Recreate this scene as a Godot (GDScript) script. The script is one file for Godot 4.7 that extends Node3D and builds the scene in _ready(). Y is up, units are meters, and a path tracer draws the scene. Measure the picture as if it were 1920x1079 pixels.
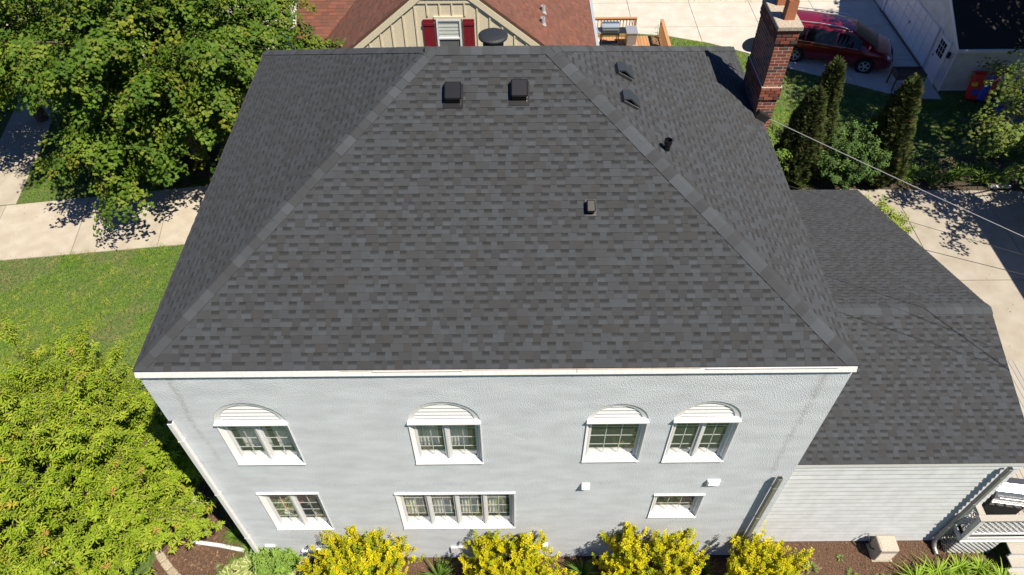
extends Node3D
# Drone view of a grey stucco house with a hipped shingle roof; y up, metres, front wall in the plane z = 0.

var rng := RandomNumberGenerator.new()
var names := {}
var M := {}

# main house
const HW := 6.0          # half width
const EH := 8.106        # eave height
const DP := 9.94         # depth
const RH := 2.96         # roof rise
const RXL := -1.14       # ridge ends
const RXR := 0.993
const RZ := -4.97
const EXPO := 0.1446     # shingle exposure

class MB:
	var v := PackedVector3Array()
	var n := PackedVector3Array()
	var c := PackedColorArray()
	var uv := PackedVector2Array()
	var col := Color(1, 1, 1)
	var use_uv := false
	func tri(a: Vector3, b: Vector3, d: Vector3) -> void:
		# a, b, d counter-clockwise seen from outside
		var nn := (b - a).cross(d - a)
		if nn.length_squared() < 1e-16:
			return
		nn = nn.normalized()
		v.append(a); v.append(d); v.append(b)
		for k in 3:
			n.append(nn); c.append(col)
			if use_uv: uv.append(Vector2.ZERO)
	func tri_n(a: Vector3, b: Vector3, d: Vector3, na: Vector3, nb: Vector3, nd: Vector3) -> void:
		v.append(a); v.append(d); v.append(b)
		n.append(na); n.append(nd); n.append(nb)
		for k in 3:
			c.append(col)
	func quad(a: Vector3, b: Vector3, d: Vector3, e: Vector3) -> void:
		tri(a, b, d)
		tri(a, d, e)
	func quad_uv(a: Vector3, b: Vector3, d: Vector3, e: Vector3, ua: Vector2, ub: Vector2, ud: Vector2, ue: Vector2) -> void:
		var nn := (b - a).cross(d - a).normalized()
		for k in [[a, ua], [d, ud], [b, ub], [a, ua], [e, ue], [d, ud]]:
			v.append(k[0]); uv.append(k[1]); n.append(nn); c.append(col)
	func box(ctr: Vector3, s: Vector3, b := Basis()) -> void:
		var h := s * 0.5
		var p := []
		for i in 8:
			p.append(ctr + b * Vector3(h.x if i & 1 else -h.x, h.y if i & 2 else -h.y, h.z if i & 4 else -h.z))
		quad(p[4], p[5], p[7], p[6]); quad(p[1], p[0], p[2], p[3])
		quad(p[5], p[1], p[3], p[7]); quad(p[0], p[4], p[6], p[2])
		quad(p[6], p[7], p[3], p[2]); quad(p[0], p[1], p[5], p[4])
	func cbox(ctr: Vector3, s: Vector3, ch: float, b := Basis()) -> void:
		# chamfered box
		var h := s * 0.5
		var ax := [Vector3(1, 0, 0), Vector3(0, 1, 0), Vector3(0, 0, 1)]
		var P := func(q: Vector3) -> Vector3: return ctr + b * q
		for i in 3:
			var j := (i + 1) % 3
			var k := (i + 2) % 3
			for sg in [-1.0, 1.0]:
				var o: Vector3 = ax[i] * (h[i] * sg)
				var a: Vector3 = ax[j] * (h[j] - ch)
				var d: Vector3 = ax[k] * (h[k] - ch)
				if sg > 0: quad(P.call(o - a - d), P.call(o + a - d), P.call(o + a + d), P.call(o - a + d))
				else: quad(P.call(o - a - d), P.call(o - a + d), P.call(o + a + d), P.call(o + a - d))
			for sj in [-1.0, 1.0]:
				for sk in [-1.0, 1.0]:
					var e1: Vector3 = ax[j] * (h[j] * sj) + ax[k] * ((h[k] - ch) * sk)
					var e2: Vector3 = ax[j] * ((h[j] - ch) * sj) + ax[k] * (h[k] * sk)
					var l: Vector3 = ax[i] * (h[i] - ch)
					if sj * sk > 0: quad(P.call(e1 - l), P.call(e2 - l), P.call(e2 + l), P.call(e1 + l))
					else: quad(P.call(e2 - l), P.call(e1 - l), P.call(e1 + l), P.call(e2 + l))
	func bar(a: Vector3, b: Vector3, w: float, h: float, up := Vector3.UP) -> void:
		var d := b - a
		var z := d.normalized()
		var x := up.cross(z)
		if x.length() < 0.01: x = Vector3.RIGHT.cross(z)
		x = x.normalized()
		box((a + b) * 0.5, Vector3(w, h, d.length()), Basis(x, z.cross(x), z))
	func tube(pts: Array, rad: Array, sides := 6, cap := true) -> void:
		var rings := []
		var nrm := []
		var px := Vector3.ZERO
		for i in pts.size():
			var t: Vector3 = (pts[mini(i + 1, pts.size() - 1)] - pts[maxi(i - 1, 0)]).normalized()
			if px == Vector3.ZERO:
				px = t.cross(Vector3.UP if absf(t.y) < 0.9 else Vector3.RIGHT).normalized()
			px = (px - t * px.dot(t)).normalized()
			var py := t.cross(px)
			var r := []
			var q := []
			for k in sides:
				var a := TAU * k / sides
				var d := px * cos(a) + py * sin(a)
				r.append(pts[i] + d * rad[i]); q.append(d)
			rings.append(r); nrm.append(q)
		for i in pts.size() - 1:
			for k in sides:
				var k2 := (k + 1) % sides
				tri_n(rings[i][k], rings[i][k2], rings[i + 1][k2], nrm[i][k], nrm[i][k2], nrm[i + 1][k2])
				tri_n(rings[i][k], rings[i + 1][k2], rings[i + 1][k], nrm[i][k], nrm[i + 1][k2], nrm[i + 1][k])
		if cap:
			for k in sides - 2:
				tri(rings[0][0], rings[0][k + 2], rings[0][k + 1])
				var L: Array = rings[-1]
				tri(L[0], L[k + 1], L[k + 2])
	func lathe(o: Vector3, prof: Array, sides := 16, b := Basis()) -> void:
		# prof: [r, y] pairs from bottom to top
		for i in prof.size() - 1:
			for k in sides:
				var a0 := TAU * k / sides
				var a1 := TAU * (k + 1) / sides
				var d0 := Vector3(cos(a0), 0, -sin(a0))
				var d1 := Vector3(cos(a1), 0, -sin(a1))
				var p: Array = prof[i]
				var q: Array = prof[i + 1]
				quad(o + b * (d0 * p[0] + Vector3.UP * p[1]), o + b * (d1 * p[0] + Vector3.UP * p[1]), o + b * (d1 * q[0] + Vector3.UP * q[1]), o + b * (d0 * q[0] + Vector3.UP * q[1]))
	func prism(poly: PackedVector2Array, y0: float, y1: float) -> void:
		# poly in plan (x, z)
		var ix := Geometry2D.triangulate_polygon(poly)
		for i in range(0, ix.size(), 3):
			var a := poly[ix[i]]
			var b := poly[ix[i + 1]]
			var d := poly[ix[i + 2]]
			if (b - a).cross(d - a) > 0:
				var t := b
				b = d
				d = t
			tri(Vector3(a.x, y1, a.y), Vector3(b.x, y1, b.y), Vector3(d.x, y1, d.y))
		var area := 0.0
		for i in poly.size():
			area += poly[i].cross(poly[(i + 1) % poly.size()])
		for i in poly.size():
			var a := poly[i]
			var b := poly[(i + 1) % poly.size()]
			if area > 0:
				var t := a
				a = b
				b = t
			quad(Vector3(a.x, y0, a.y), Vector3(b.x, y0, b.y), Vector3(b.x, y1, b.y), Vector3(a.x, y1, a.y))
	func mesh() -> ArrayMesh:
		var arr := []
		arr.resize(Mesh.ARRAY_MAX)
		arr[Mesh.ARRAY_VERTEX] = v
		arr[Mesh.ARRAY_NORMAL] = n
		arr[Mesh.ARRAY_COLOR] = c
		if use_uv: arr[Mesh.ARRAY_TEX_UV] = uv
		var m := ArrayMesh.new()
		if v.size(): m.add_surface_from_arrays(Mesh.PRIMITIVE_TRIANGLES, arr)
		return m

func numbered(called: String) -> String:
	names[called] = names.get(called, -1) + 1
	return called if names[called] == 0 else "%s_%03d" % [called, names[called]]
func tag(o: Node, label: String, category: String, group := "", kind := "") -> Node:
	if label: o.set_meta("label", label)
	if category: o.set_meta("category", category)
	if group: o.set_meta("group", group)
	if kind: o.set_meta("kind", kind)
	return o
func thing(called: String, label: String, category: String, at := Vector3.ZERO, turn := 0.0, group := "") -> Node3D:
	var o := Node3D.new()
	o.name = numbered(called)
	add_child(o)
	o.position = at
	o.rotation.y = turn
	tag(o, label, category, group)
	return o
func obj(called: String, mb, m: Material, parent: Node = self) -> MeshInstance3D:
	var o := MeshInstance3D.new()
	o.mesh = mb.mesh() if mb is MB else mb
	o.material_override = m
	o.cast_shadow = GeometryInstance3D.SHADOW_CASTING_SETTING_ON
	o.name = numbered(called) if parent == self else called
	parent.add_child(o, true)
	return o
func struct(called: String, mb, m: Material) -> MeshInstance3D:
	var o := obj(called, mb, m)
	o.set_meta("kind", "structure")
	return o
func dup(src: Node3D, at: Vector3, turn: float, label: String) -> Node3D:
	var r: Node3D = src.duplicate()
	r.name = numbered(String(src.name).trim_suffix("_000"))
	add_child(r)
	r.position = at
	r.rotation.y = turn
	r.set_meta("label", label)
	return r
func bx(s: Vector3, at: Vector3, called: String, m: Material, parent: Node, b := Basis()) -> MeshInstance3D:
	var mb := MB.new()
	mb.box(at, s, b)
	return obj(called, mb, m, parent)

func multi(called: String, mesh: Mesh, m: Material, xf: Array, cols: Array, parent: Node) -> MultiMeshInstance3D:
	var mm := MultiMesh.new()
	mm.transform_format = MultiMesh.TRANSFORM_3D
	mm.use_colors = true
	mm.mesh = mesh
	mm.instance_count = xf.size()
	for i in xf.size():
		mm.set_instance_transform(i, xf[i])
		mm.set_instance_color(i, cols[i])
	var o := MultiMeshInstance3D.new()
	o.multimesh = mm
	o.material_override = m
	o.name = numbered(called) if parent == self else called
	parent.add_child(o, true)
	return o

# ---------------------------------------------------------------- materials
func lin(r: float, g: float, b: float) -> Color:
	return Color(r, g, b).linear_to_srgb()
func noise_img(size: int, freq: float, sd: int, oct := 4, kind := FastNoiseLite.TYPE_SIMPLEX_SMOOTH) -> Image:
	var f := FastNoiseLite.new()
	f.seed = sd
	f.noise_type = kind
	f.frequency = freq
	f.fractal_octaves = oct
	return f.get_seamless_image(size, size)
func grade(im: Image, lo: Color, hi: Color, power := 1.0) -> ImageTexture:
	# grey noise to a colour range (sRGB multipliers)
	var src := im.duplicate()
	src.convert(Image.FORMAT_L8)
	var d: PackedByteArray = src.get_data()
	var lut := []
	for i in 256:
		var t := clampf((pow(i / 255.0, power) - 0.15) / 0.7, 0, 1)
		var c := lo.lerp(hi, t)
		lut.append([int(c.r * 255), int(c.g * 255), int(c.b * 255)])
	var o := PackedByteArray()
	o.resize(d.size() * 3)
	for i in d.size():
		var l: Array = lut[d[i]]
		o[i * 3] = l[0]; o[i * 3 + 1] = l[1]; o[i * 3 + 2] = l[2]
	return ImageTexture.create_from_image(Image.create_from_data(im.get_width(), im.get_height(), false, Image.FORMAT_RGB8, o))
func norm_tex(im: Image, strength: float) -> ImageTexture:
	var s := im.duplicate()
	s.convert(Image.FORMAT_RGBA8)
	s.bump_map_to_normal_map(strength)
	return ImageTexture.create_from_image(s)
func mat(c: Color, rough := 0.8, metal := 0.0) -> StandardMaterial3D:
	var m := StandardMaterial3D.new()
	m.albedo_color = c
	m.roughness = rough
	m.metallic = metal
	return m
func vmat(c: Color, rough := 0.8) -> StandardMaterial3D:
	var m := mat(c, rough)
	m.vertex_color_use_as_albedo = true
	return m
func tex(m: StandardMaterial3D, t: Texture2D, scale: float, nt: Texture2D = null, ns := 1.0, world := true) -> StandardMaterial3D:
	m.albedo_texture = t
	m.uv1_triplanar = true
	m.uv1_world_triplanar = world
	m.uv1_scale = Vector3.ONE * scale
	if nt:
		m.normal_enabled = true
		m.normal_texture = nt
		m.normal_scale = ns
	return m

func make_materials() -> void:
	var fine := noise_img(512, 0.25, 3, 3)
	var mid := noise_img(512, 0.035, 5, 5)
	var broad := noise_img(512, 0.008, 9, 5)
	var fine_t := grade(fine, Color(0.72, 0.72, 0.72), Color(1, 1, 1))
	var mid_t := grade(mid, Color(0.8, 0.8, 0.8), Color(1, 1, 1))
	# asphalt shingles: vertex colours times 0.1
	M.shingle = tex(vmat(lin(0.132, 0.139, 0.147), 0.95), fine_t, 1.6, norm_tex(fine, 3.0), 0.6)
	M.deck_felt = mat(lin(0.02, 0.02, 0.021), 0.95)
	M.white = tex(mat(lin(0.67, 0.68, 0.7), 0.5), grade(mid, Color(0.95, 0.95, 0.95), Color(1, 1, 1)), 0.7)
	M.white_old = tex(mat(lin(0.64, 0.645, 0.65), 0.7), grade(mid, Color(0.92, 0.92, 0.92), Color(1, 1, 1)), 0.5)
	M.rust_wood = tex(mat(lin(0.5, 0.4, 0.31), 0.8), mid_t, 3.0)
	M.siding = tex(mat(lin(0.575, 0.605, 0.645), 0.6), grade(broad, Color(0.93, 0.93, 0.92), Color(1, 1, 1)), 0.5)
	M.siding_shade = tex(mat(lin(0.6, 0.62, 0.62), 0.6), grade(broad, Color(0.9, 0.9, 0.9), Color(1, 1, 1)), 0.4)
	M.glass = mat(Color(0.8, 0.88, 0.9, 0.04), 0.02)
	M.glass.transparency = BaseMaterial3D.TRANSPARENCY_ALPHA
	M.car_glass = mat(lin(0.01, 0.012, 0.014), 0.04)
	M.room = mat(lin(0.1, 0.1, 0.105), 0.9)
	M.room_floor = mat(lin(0.06, 0.045, 0.035), 0.6)
	M.curtain = mat(lin(0.6, 0.6, 0.6), 0.9)
	M.blind = mat(lin(0.66, 0.7, 0.66), 0.9)
	M.concrete = tex(mat(lin(0.38, 0.345, 0.29), 0.9), grade(noise_img(512, 0.012, 21, 6), Color(0.93, 0.92, 0.9), Color(1, 1, 1)), 0.22, norm_tex(fine, 1.0), 0.2)
	M.concrete_b = tex(mat(lin(0.36, 0.328, 0.275), 0.9), grade(noise_img(512, 0.012, 22, 6), Color(0.92, 0.91, 0.89), Color(1, 1, 1)), 0.2, norm_tex(fine, 1.0), 0.2)
	M.concrete_pale = tex(mat(lin(0.44, 0.415, 0.37), 0.9), grade(noise_img(512, 0.012, 23, 6), Color(0.94, 0.935, 0.92), Color(1, 1, 1)), 0.2, norm_tex(fine, 1.0), 0.2)
	M.joint = mat(lin(0.12, 0.09, 0.06), 1.0)
	M.soil = tex(mat(lin(0.075, 0.06, 0.035), 1.0), grade(mid, Color(0.6, 0.6, 0.6), Color(1, 1, 1)), 0.6)
	M.lawn_soil = tex(mat(lin(0.085, 0.13, 0.03), 1.0), grade(mid, Color(0.7, 0.72, 0.6), Color(1, 1, 1)), 0.45)
	M.mulch = tex(mat(lin(0.14, 0.08, 0.05), 1.0), grade(noise_img(512, 0.06, 31, 4), Color(0.6, 0.6, 0.6), Color(1, 1, 1)), 0.8, norm_tex(noise_img(512, 0.06, 31, 4), 8.0), 1.0)
	M.chip = vmat(Color(1, 1, 1), 0.95)
	M.brick = tex(vmat(Color(1, 1, 1), 0.85), mid_t, 4.0, norm_tex(fine, 3.0), 0.5)
	M.mortar = tex(mat(lin(0.52, 0.45, 0.37), 0.95), mid_t, 3.0)
	M.stone = tex(vmat(Color(1, 1, 1), 0.9), grade(mid, Color(0.75, 0.75, 0.75), Color(1, 1, 1)), 1.2, norm_tex(mid, 4.0), 0.6)
	M.terracotta = tex(mat(lin(0.42, 0.16, 0.075), 0.8), grade(mid, Color(0.8, 0.78, 0.76), Color(1, 1, 1)), 2.0)
	M.black_plastic = mat(lin(0.007, 0.007, 0.008), 0.3)
	M.black_metal = mat(lin(0.02, 0.021, 0.023), 0.4, 0.2)
	M.slate_metal = mat(lin(0.02, 0.026, 0.034), 0.6)
	M.navy_metal = mat(lin(0.03, 0.045, 0.07), 0.4, 0.3)
	M.grey_metal = mat(lin(0.45, 0.46, 0.47), 0.4, 0.6)
	M.steel = mat(lin(0.42, 0.43, 0.45), 0.32, 0.9)
	M.galv = tex(mat(lin(0.35, 0.36, 0.37), 0.45, 0.5), mid_t, 2.0)
	M.dish = mat(lin(0.3, 0.33, 0.36), 0.5)
	M.bark = tex(mat(lin(0.16, 0.12, 0.09), 0.95), grade(mid, Color(0.55, 0.55, 0.55), Color(1, 1, 1)), 1.5, norm_tex(mid, 8.0), 1.0)
	M.leaf = vmat(Color(1, 1, 1), 0.62)
	M.leaf.metallic_specular = 0.3
	M.leaf.backlight_enabled = true
	M.leaf.backlight = Color(0.6, 0.7, 0.25)
	M.leaf_matt = vmat(Color(1, 1, 1), 0.75)
	M.needle = vmat(Color(1, 1, 1), 0.85)
	M.cream = tex(mat(lin(0.66, 0.6, 0.46), 0.7), grade(mid, Color(0.93, 0.92, 0.9), Color(1, 1, 1)), 0.8)
	M.maroon = mat(lin(0.16, 0.007, 0.016), 0.5)
	M.brown_shingle = tex(vmat(Color(1, 1, 1), 0.95), fine_t, 1.2, norm_tex(fine, 3.0), 0.5)
	M.cedar = tex(vmat(lin(0.5, 0.26, 0.12), 0.75), grade(mid, Color(0.75, 0.75, 0.72), Color(1, 1, 1)), 2.5)
	M.deck_grey = tex(vmat(lin(0.4, 0.37, 0.33), 0.8), grade(mid, Color(0.8, 0.8, 0.8), Color(1, 1, 1)), 2.0)
	M.red_paint = mat(lin(0.17, 0.006, 0.012), 0.28, 0.25)
	M.red_paint.clearcoat_enabled = true
	M.red_paint.clearcoat = 1.0
	M.red_paint.clearcoat_roughness = 0.03
	M.rubber = mat(lin(0.015, 0.015, 0.016), 0.8)
	M.alloy = mat(lin(0.7, 0.71, 0.72), 0.3, 0.8)
	M.beige_box = tex(mat(lin(0.46, 0.41, 0.35), 0.6), mid_t, 1.5)
	M.cable = mat(lin(0.24, 0.24, 0.25), 0.6)
	M.cable_black = mat(lin(0.015, 0.015, 0.015), 0.6)
	M.toy_red = mat(lin(0.5, 0.015, 0.02), 0.35)
	M.toy_blue = mat(lin(0.02, 0.06, 0.4), 0.35)
	M.toy_yellow = mat(lin(0.65, 0.45, 0.03), 0.35)
	M.teal = mat(lin(0.02, 0.12, 0.16), 0.6)
	M.pink = vmat(Color(1, 1, 1), 0.7)

# ---------------------------------------------------------------- shingles
const TONES := [Color(0.335, 0.352, 0.385), Color(0.382, 0.412, 0.462), Color(0.362, 0.388, 0.43), Color(0.288, 0.293, 0.31), Color(0.318, 0.332, 0.358), Color(0.3, 0.297, 0.306)]
func tone(r: RandomNumberGenerator) -> Color:
	var t: Color = TONES[r.randi() % TONES.size()]
	return t * r.randf_range(0.93, 1.07)
# one laminated shingle: teeth and gaps of uneven width. Local x along the course, y out of the roof, -z up the slope; lo/hi give the limits in x at a height v.
func shingle_teeth(mb: MB, u0: float, u1: float, v0: float, r: RandomNumberGenerator, lo = null, hi = null, e := EXPO) -> void:
	var u := u0
	var raised := true
	while u < u1 - 0.001:
		var w := (r.randf_range(0.085, 0.15) if r.randf() < 0.8 else r.randf_range(0.16, 0.24)) if raised else r.randf_range(0.11, 0.165)
		if u1 - (u + w) < 0.09: w = u1 - u
		var a0 := u
		var a1 := u + w
		var b0 := u
		var b1 := u + w
		u += w
		if lo != null:
			a0 = maxf(a0, lo.call(v0)); a1 = minf(a1, hi.call(v0))
			b0 = maxf(b0, lo.call(v0 + e)); b1 = minf(b1, hi.call(v0 + e))
			if a1 - a0 < 0.004:
				raised = not raised
				continue
			if b1 < b0:
				b0 = (b0 + b1) * 0.5
				b1 = b0
		var h := r.randf_range(0.009, 0.012) if raised else r.randf_range(0.0055, 0.007)
		var zb := -v0
		var zt := -(v0 + e + 0.004)
		var c := tone(r)
		var band := not raised
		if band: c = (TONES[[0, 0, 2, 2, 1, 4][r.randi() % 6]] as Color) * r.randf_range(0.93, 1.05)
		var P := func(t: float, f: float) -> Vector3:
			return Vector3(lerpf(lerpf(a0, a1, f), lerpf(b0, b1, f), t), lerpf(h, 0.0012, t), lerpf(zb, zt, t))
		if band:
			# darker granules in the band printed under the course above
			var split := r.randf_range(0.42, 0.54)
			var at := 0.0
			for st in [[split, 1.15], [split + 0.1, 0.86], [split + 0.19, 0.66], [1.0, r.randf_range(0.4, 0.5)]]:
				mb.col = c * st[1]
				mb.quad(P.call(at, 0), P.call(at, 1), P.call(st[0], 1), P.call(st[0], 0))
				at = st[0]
		else:
			mb.col = c
			mb.quad(P.call(0, 0), P.call(0, 1), P.call(1, 1), P.call(1, 0))
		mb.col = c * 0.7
		var d0 := Vector3(a0, 0, zb)
		var d1 := Vector3(a1, 0, zb)
		mb.quad(d0, d1, P.call(0, 1), P.call(0, 0))
		if raised:
			mb.tri(d0, P.call(0, 0), P.call(1, 0))
			mb.tri(P.call(0, 1), d1, P.call(1, 1))
		raised = not raised

# shingles over one slope: O eave start, U along the eave, V up the slope. singles: how many shingles are built as pieces of their own (from the eave up)
func shingle_slope(parent: Node, O: Vector3, U: Vector3, V: Vector3, vmax: float, lo: Callable, hi: Callable, singles: int, sd: int, m: Material, piece := "shingle") -> int:
	var r := RandomNumberGenerator.new()
	r.seed = sd
	var N := U.cross(-V).normalized()
	N = U.cross(V).normalized()
	if N.y < 0: N = -N
	var B := Basis(U, N, -V)
	if B.determinant() < 0:
		push_error("slope axes")
	var variants := []
	for k in 14:
		var mb := MB.new()
		shingle_teeth(mb, 0, 1, 0, r)
		variants.append(mb.mesh())
	var rest := MB.new()
	var made := 0
	var row := 0
	while row * EXPO < vmax - 0.02:
		var v := row * EXPO
		var ex := minf(EXPO, vmax - v)
		var a: float = lo.call(v)
		var b: float = hi.call(v)
		var u := a - fmod(row * 0.37 + r.randf() * 0.15, 1.0)
		while u < b - 0.002:
			var whole: bool = ex > EXPO - 0.001 and u >= maxf(lo.call(v), lo.call(v + EXPO)) and u + 1.0 <= minf(hi.call(v), hi.call(v + EXPO))
			var at := Transform3D(B, O + U * u + V * v)
			if made < singles:
				var o := MeshInstance3D.new()
				if whole:
					o.mesh = variants[r.randi() % variants.size()]
					o.transform = at
				else:
					var mb := MB.new()
					shingle_teeth(mb, maxf(u, a), minf(u + 1.0, b), v, r, lo, hi, ex)
					if mb.v.size() == 0:
						u += 1.0
						continue
					o.mesh = mb.mesh()
					o.transform = Transform3D(B, O)
				o.material_override = m
				o.name = piece
				parent.add_child(o, true)
				made += 1
			else:
				shingle_teeth(rest, maxf(u, a), minf(u + 1.0, b), v, r, lo, hi, ex)
			u += 1.0
		row += 1
	if rest.v.size():
		var o := obj(piece + "_field", rest, m, parent)
		o.transform = Transform3D(B, O)
		o.set_meta("kind", "stuff")
	return made

# bent cap shingles from A (low end) to B over the edge where slopes with normals n1 and n2 meet
func cap_row(parent: Node, A: Vector3, B: Vector3, n1: Vector3, n2: Vector3, step: float, half: float, sd: int, m: Material, piece := "hip_cap") -> void:
	var r := RandomNumberGenerator.new()
	r.seed = sd
	var d := (B - A).normalized()
	var w1 := n1.cross(d)
	var w2 := n2.cross(d)
	if w1.y > 0: w1 = -w1
	if w2.y > 0: w2 = -w2
	if w1.dot(w2) > 0.9: w2 = -w2
	var up := (n1 + n2).normalized()
	var meshes := []
	for k in 6:
		var mb := MB.new()
		var c: Color = [Color(0.5, 0.55, 0.61), Color(0.4, 0.43, 0.47), Color(0.345, 0.36, 0.39), Color(0.45, 0.49, 0.54), Color(0.32, 0.33, 0.355), Color(0.41, 0.445, 0.49)][k]
		var sec := func(t: float, lift: float) -> Array:
			var o := d * t
			return [o + w1 * half + n1 * lift, o + w1 * half * 0.3 + n1 * (lift + 0.002), o + up * (lift + 0.002) , o + w2 * half * 0.3 + n2 * (lift + 0.002), o + w2 * half + n2 * lift]
		var lo: Array = sec.call(0.0, 0.019 if piece == "hip_cap" else 0.0155)
		var hi: Array = sec.call(step + 0.01, 0.0125)
		var base: Array = sec.call(0.0, 0.010)
		for q in 4:
			mb.col = c
			var f := (lo[q + 1] - lo[q]).cross(hi[q] - lo[q]) as Vector3
			if f.dot(up) > 0: mb.quad(lo[q], lo[q + 1], hi[q + 1], hi[q])
			else: mb.quad(lo[q], hi[q], hi[q + 1], lo[q + 1])
			mb.col = c * 0.7
			mb.quad(base[q], base[q + 1], lo[q + 1], lo[q])
		mb.col = c * 0.6
		var foot: Array = [hi[0] - n1 * 0.013, hi[4] - n2 * 0.013]
		mb.quad(base[0] - n1 * 0.008, lo[0], hi[0], foot[0])
		mb.quad(base[4] - n2 * 0.008, foot[1], hi[4], lo[4])
		meshes.append(mb.mesh())
	var t := 0.0
	var L := A.distance_to(B)
	if piece == "hip_cap":
		var tip := MB.new()
		var lift := 0.015
		var w0 := half * 0.95
		tip.col = Color(0.36, 0.385, 0.42)
		var p0 := up * lift
		var l1 := d * w0 + w1 * half + n1 * lift
		var r1 := d * w0 + w2 * half + n2 * lift
		var c1 := d * w0 + up * (lift + 0.002)
		var l2 := d * (step + 0.01) + w1 * half + n1 * lift
		var r2 := d * (step + 0.01) + w2 * half + n2 * lift
		var c2 := d * (step + 0.01) + up * (lift + 0.002)
		for f in [[p0, c1, l1], [p0, r1, c1], [l1, c1, c2], [l1, c2, l2], [c1, r1, r2], [c1, r2, c2]]:
			if (f[1] - f[0]).cross(f[2] - f[0]).dot(up) > 0: tip.tri(f[0], f[1], f[2])
			else: tip.tri(f[0], f[2], f[1])
		for f in [[p0, l1, n1], [p0, r1, n2], [l1, l2, n1], [r1, r2, n2]]:
			tip.quad(f[0], f[1], f[1] - f[2] * 0.014, f[0] - f[2] * 0.014)
		var o := obj(piece, tip, m, parent)
		o.position = A
		t = step
	while t < L - 0.01:
		if t + step > L: t = L - step
		var o := MeshInstance3D.new()
		o.mesh = meshes[r.randi() % 6]
		o.material_override = m
		o.position = A + d * t + up * r.randf_range(0.0, 0.003)
		o.rotation = Vector3(r.randfn(0, 0.005), r.randfn(0, 0.01), r.randfn(0, 0.005))
		o.name = piece
		parent.add_child(o, true)
		t += step

func slab_poly(mb: MB, pts: Array, thick: float) -> void:
	# flat polygon in space, with thickness below
	var n: Vector3 = (pts[1] - pts[0]).cross(pts[2] - pts[0]).normalized()
	if n.y < 0:
		pts = pts.duplicate()
		pts.reverse()
		n = -n
	for i in range(1, pts.size() - 1):
		mb.tri(pts[0], pts[i], pts[i + 1])
		mb.tri(pts[0] - n * thick, pts[i + 1] - n * thick, pts[i] - n * thick)
	for i in pts.size():
		var a: Vector3 = pts[i]
		var b: Vector3 = pts[(i + 1) % pts.size()]
		mb.quad(a - n * thick, b - n * thick, b, a)

func house_roof(house: Node3D) -> void:
	var ov := 0.022
	var roof := Node3D.new()
	roof.name = "roof"
	house.add_child(roof)
	var fl := Vector3(-HW - ov, EH, ov)
	var fr := Vector3(HW + ov, EH, ov)
	var bl := Vector3(-HW - ov, EH, -DP - ov)
	var br := Vector3(HW + ov, EH, -DP - ov)
	var rl := Vector3(RXL, EH + RH, RZ)
	var rr := Vector3(RXR, EH + RH, RZ)
	for f in [[fl, fr, rr, rl], [br, bl, rl, rr], [bl, fl, rl], [fr, br, rr]]:
		var mb := MB.new()
		slab_poly(mb, f, 0.03)
		obj("roof_deck", mb, M.deck_felt, roof)
	# front slope
	var run := ov - RZ
	var V := Vector3(0, RH, -run)
	var L := V.length()
	V = V / L
	var left := func(v: float) -> float: return (rl.x - fl.x) * v / L
	var right := func(v: float) -> float: return (fr.x - fl.x) + (rr.x - fr.x) * v / L
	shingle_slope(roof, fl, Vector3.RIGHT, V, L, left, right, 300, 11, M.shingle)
	# left slope: U runs from the front corner to the back?  U x V must point out, so start at the back corner
	var VL := Vector3(rl.x - fl.x, RH, 0)
	var LL := VL.length()
	VL = VL / LL
	var full := fl.z - bl.z
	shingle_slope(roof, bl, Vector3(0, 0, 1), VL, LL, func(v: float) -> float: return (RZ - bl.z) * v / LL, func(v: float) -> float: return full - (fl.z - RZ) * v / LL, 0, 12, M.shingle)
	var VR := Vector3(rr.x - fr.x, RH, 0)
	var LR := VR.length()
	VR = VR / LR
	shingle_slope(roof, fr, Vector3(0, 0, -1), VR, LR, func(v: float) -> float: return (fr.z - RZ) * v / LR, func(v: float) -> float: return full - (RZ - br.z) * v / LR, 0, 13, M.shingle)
	var VB := Vector3(0, RH, RZ - br.z)
	VB = Vector3(0, RH, -(br.z - RZ))
	var LB := VB.length()
	VB = VB / LB
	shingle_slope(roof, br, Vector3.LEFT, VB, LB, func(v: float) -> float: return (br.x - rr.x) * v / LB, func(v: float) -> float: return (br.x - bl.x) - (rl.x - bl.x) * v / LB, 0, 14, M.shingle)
	var nf := Vector3(0, run, RH).normalized()
	var nb := Vector3(0, run, -RH).normalized()
	var nl := Vector3(-RH, rl.x - fl.x, 0).normalized()
	var nr := Vector3(RH, fr.x - rr.x, 0).normalized()
	cap_row(roof, fl, rl, nf, nl, 0.2, 0.155, 31, M.shingle)
	cap_row(roof, fr, rr, nf, nr, 0.2, 0.155, 32, M.shingle)
	cap_row(roof, bl, rl, nb, nl, 0.2, 0.155, 33, M.shingle)
	cap_row(roof, br, rr, nb, nr, 0.2, 0.155, 34, M.shingle)
	cap_row(roof, rl - Vector3(0.12, 0, 0), rr + Vector3(0.06, 0, 0), nf, nb, 0.21, 0.16, 35, M.shingle, "ridge_cap")

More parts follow.
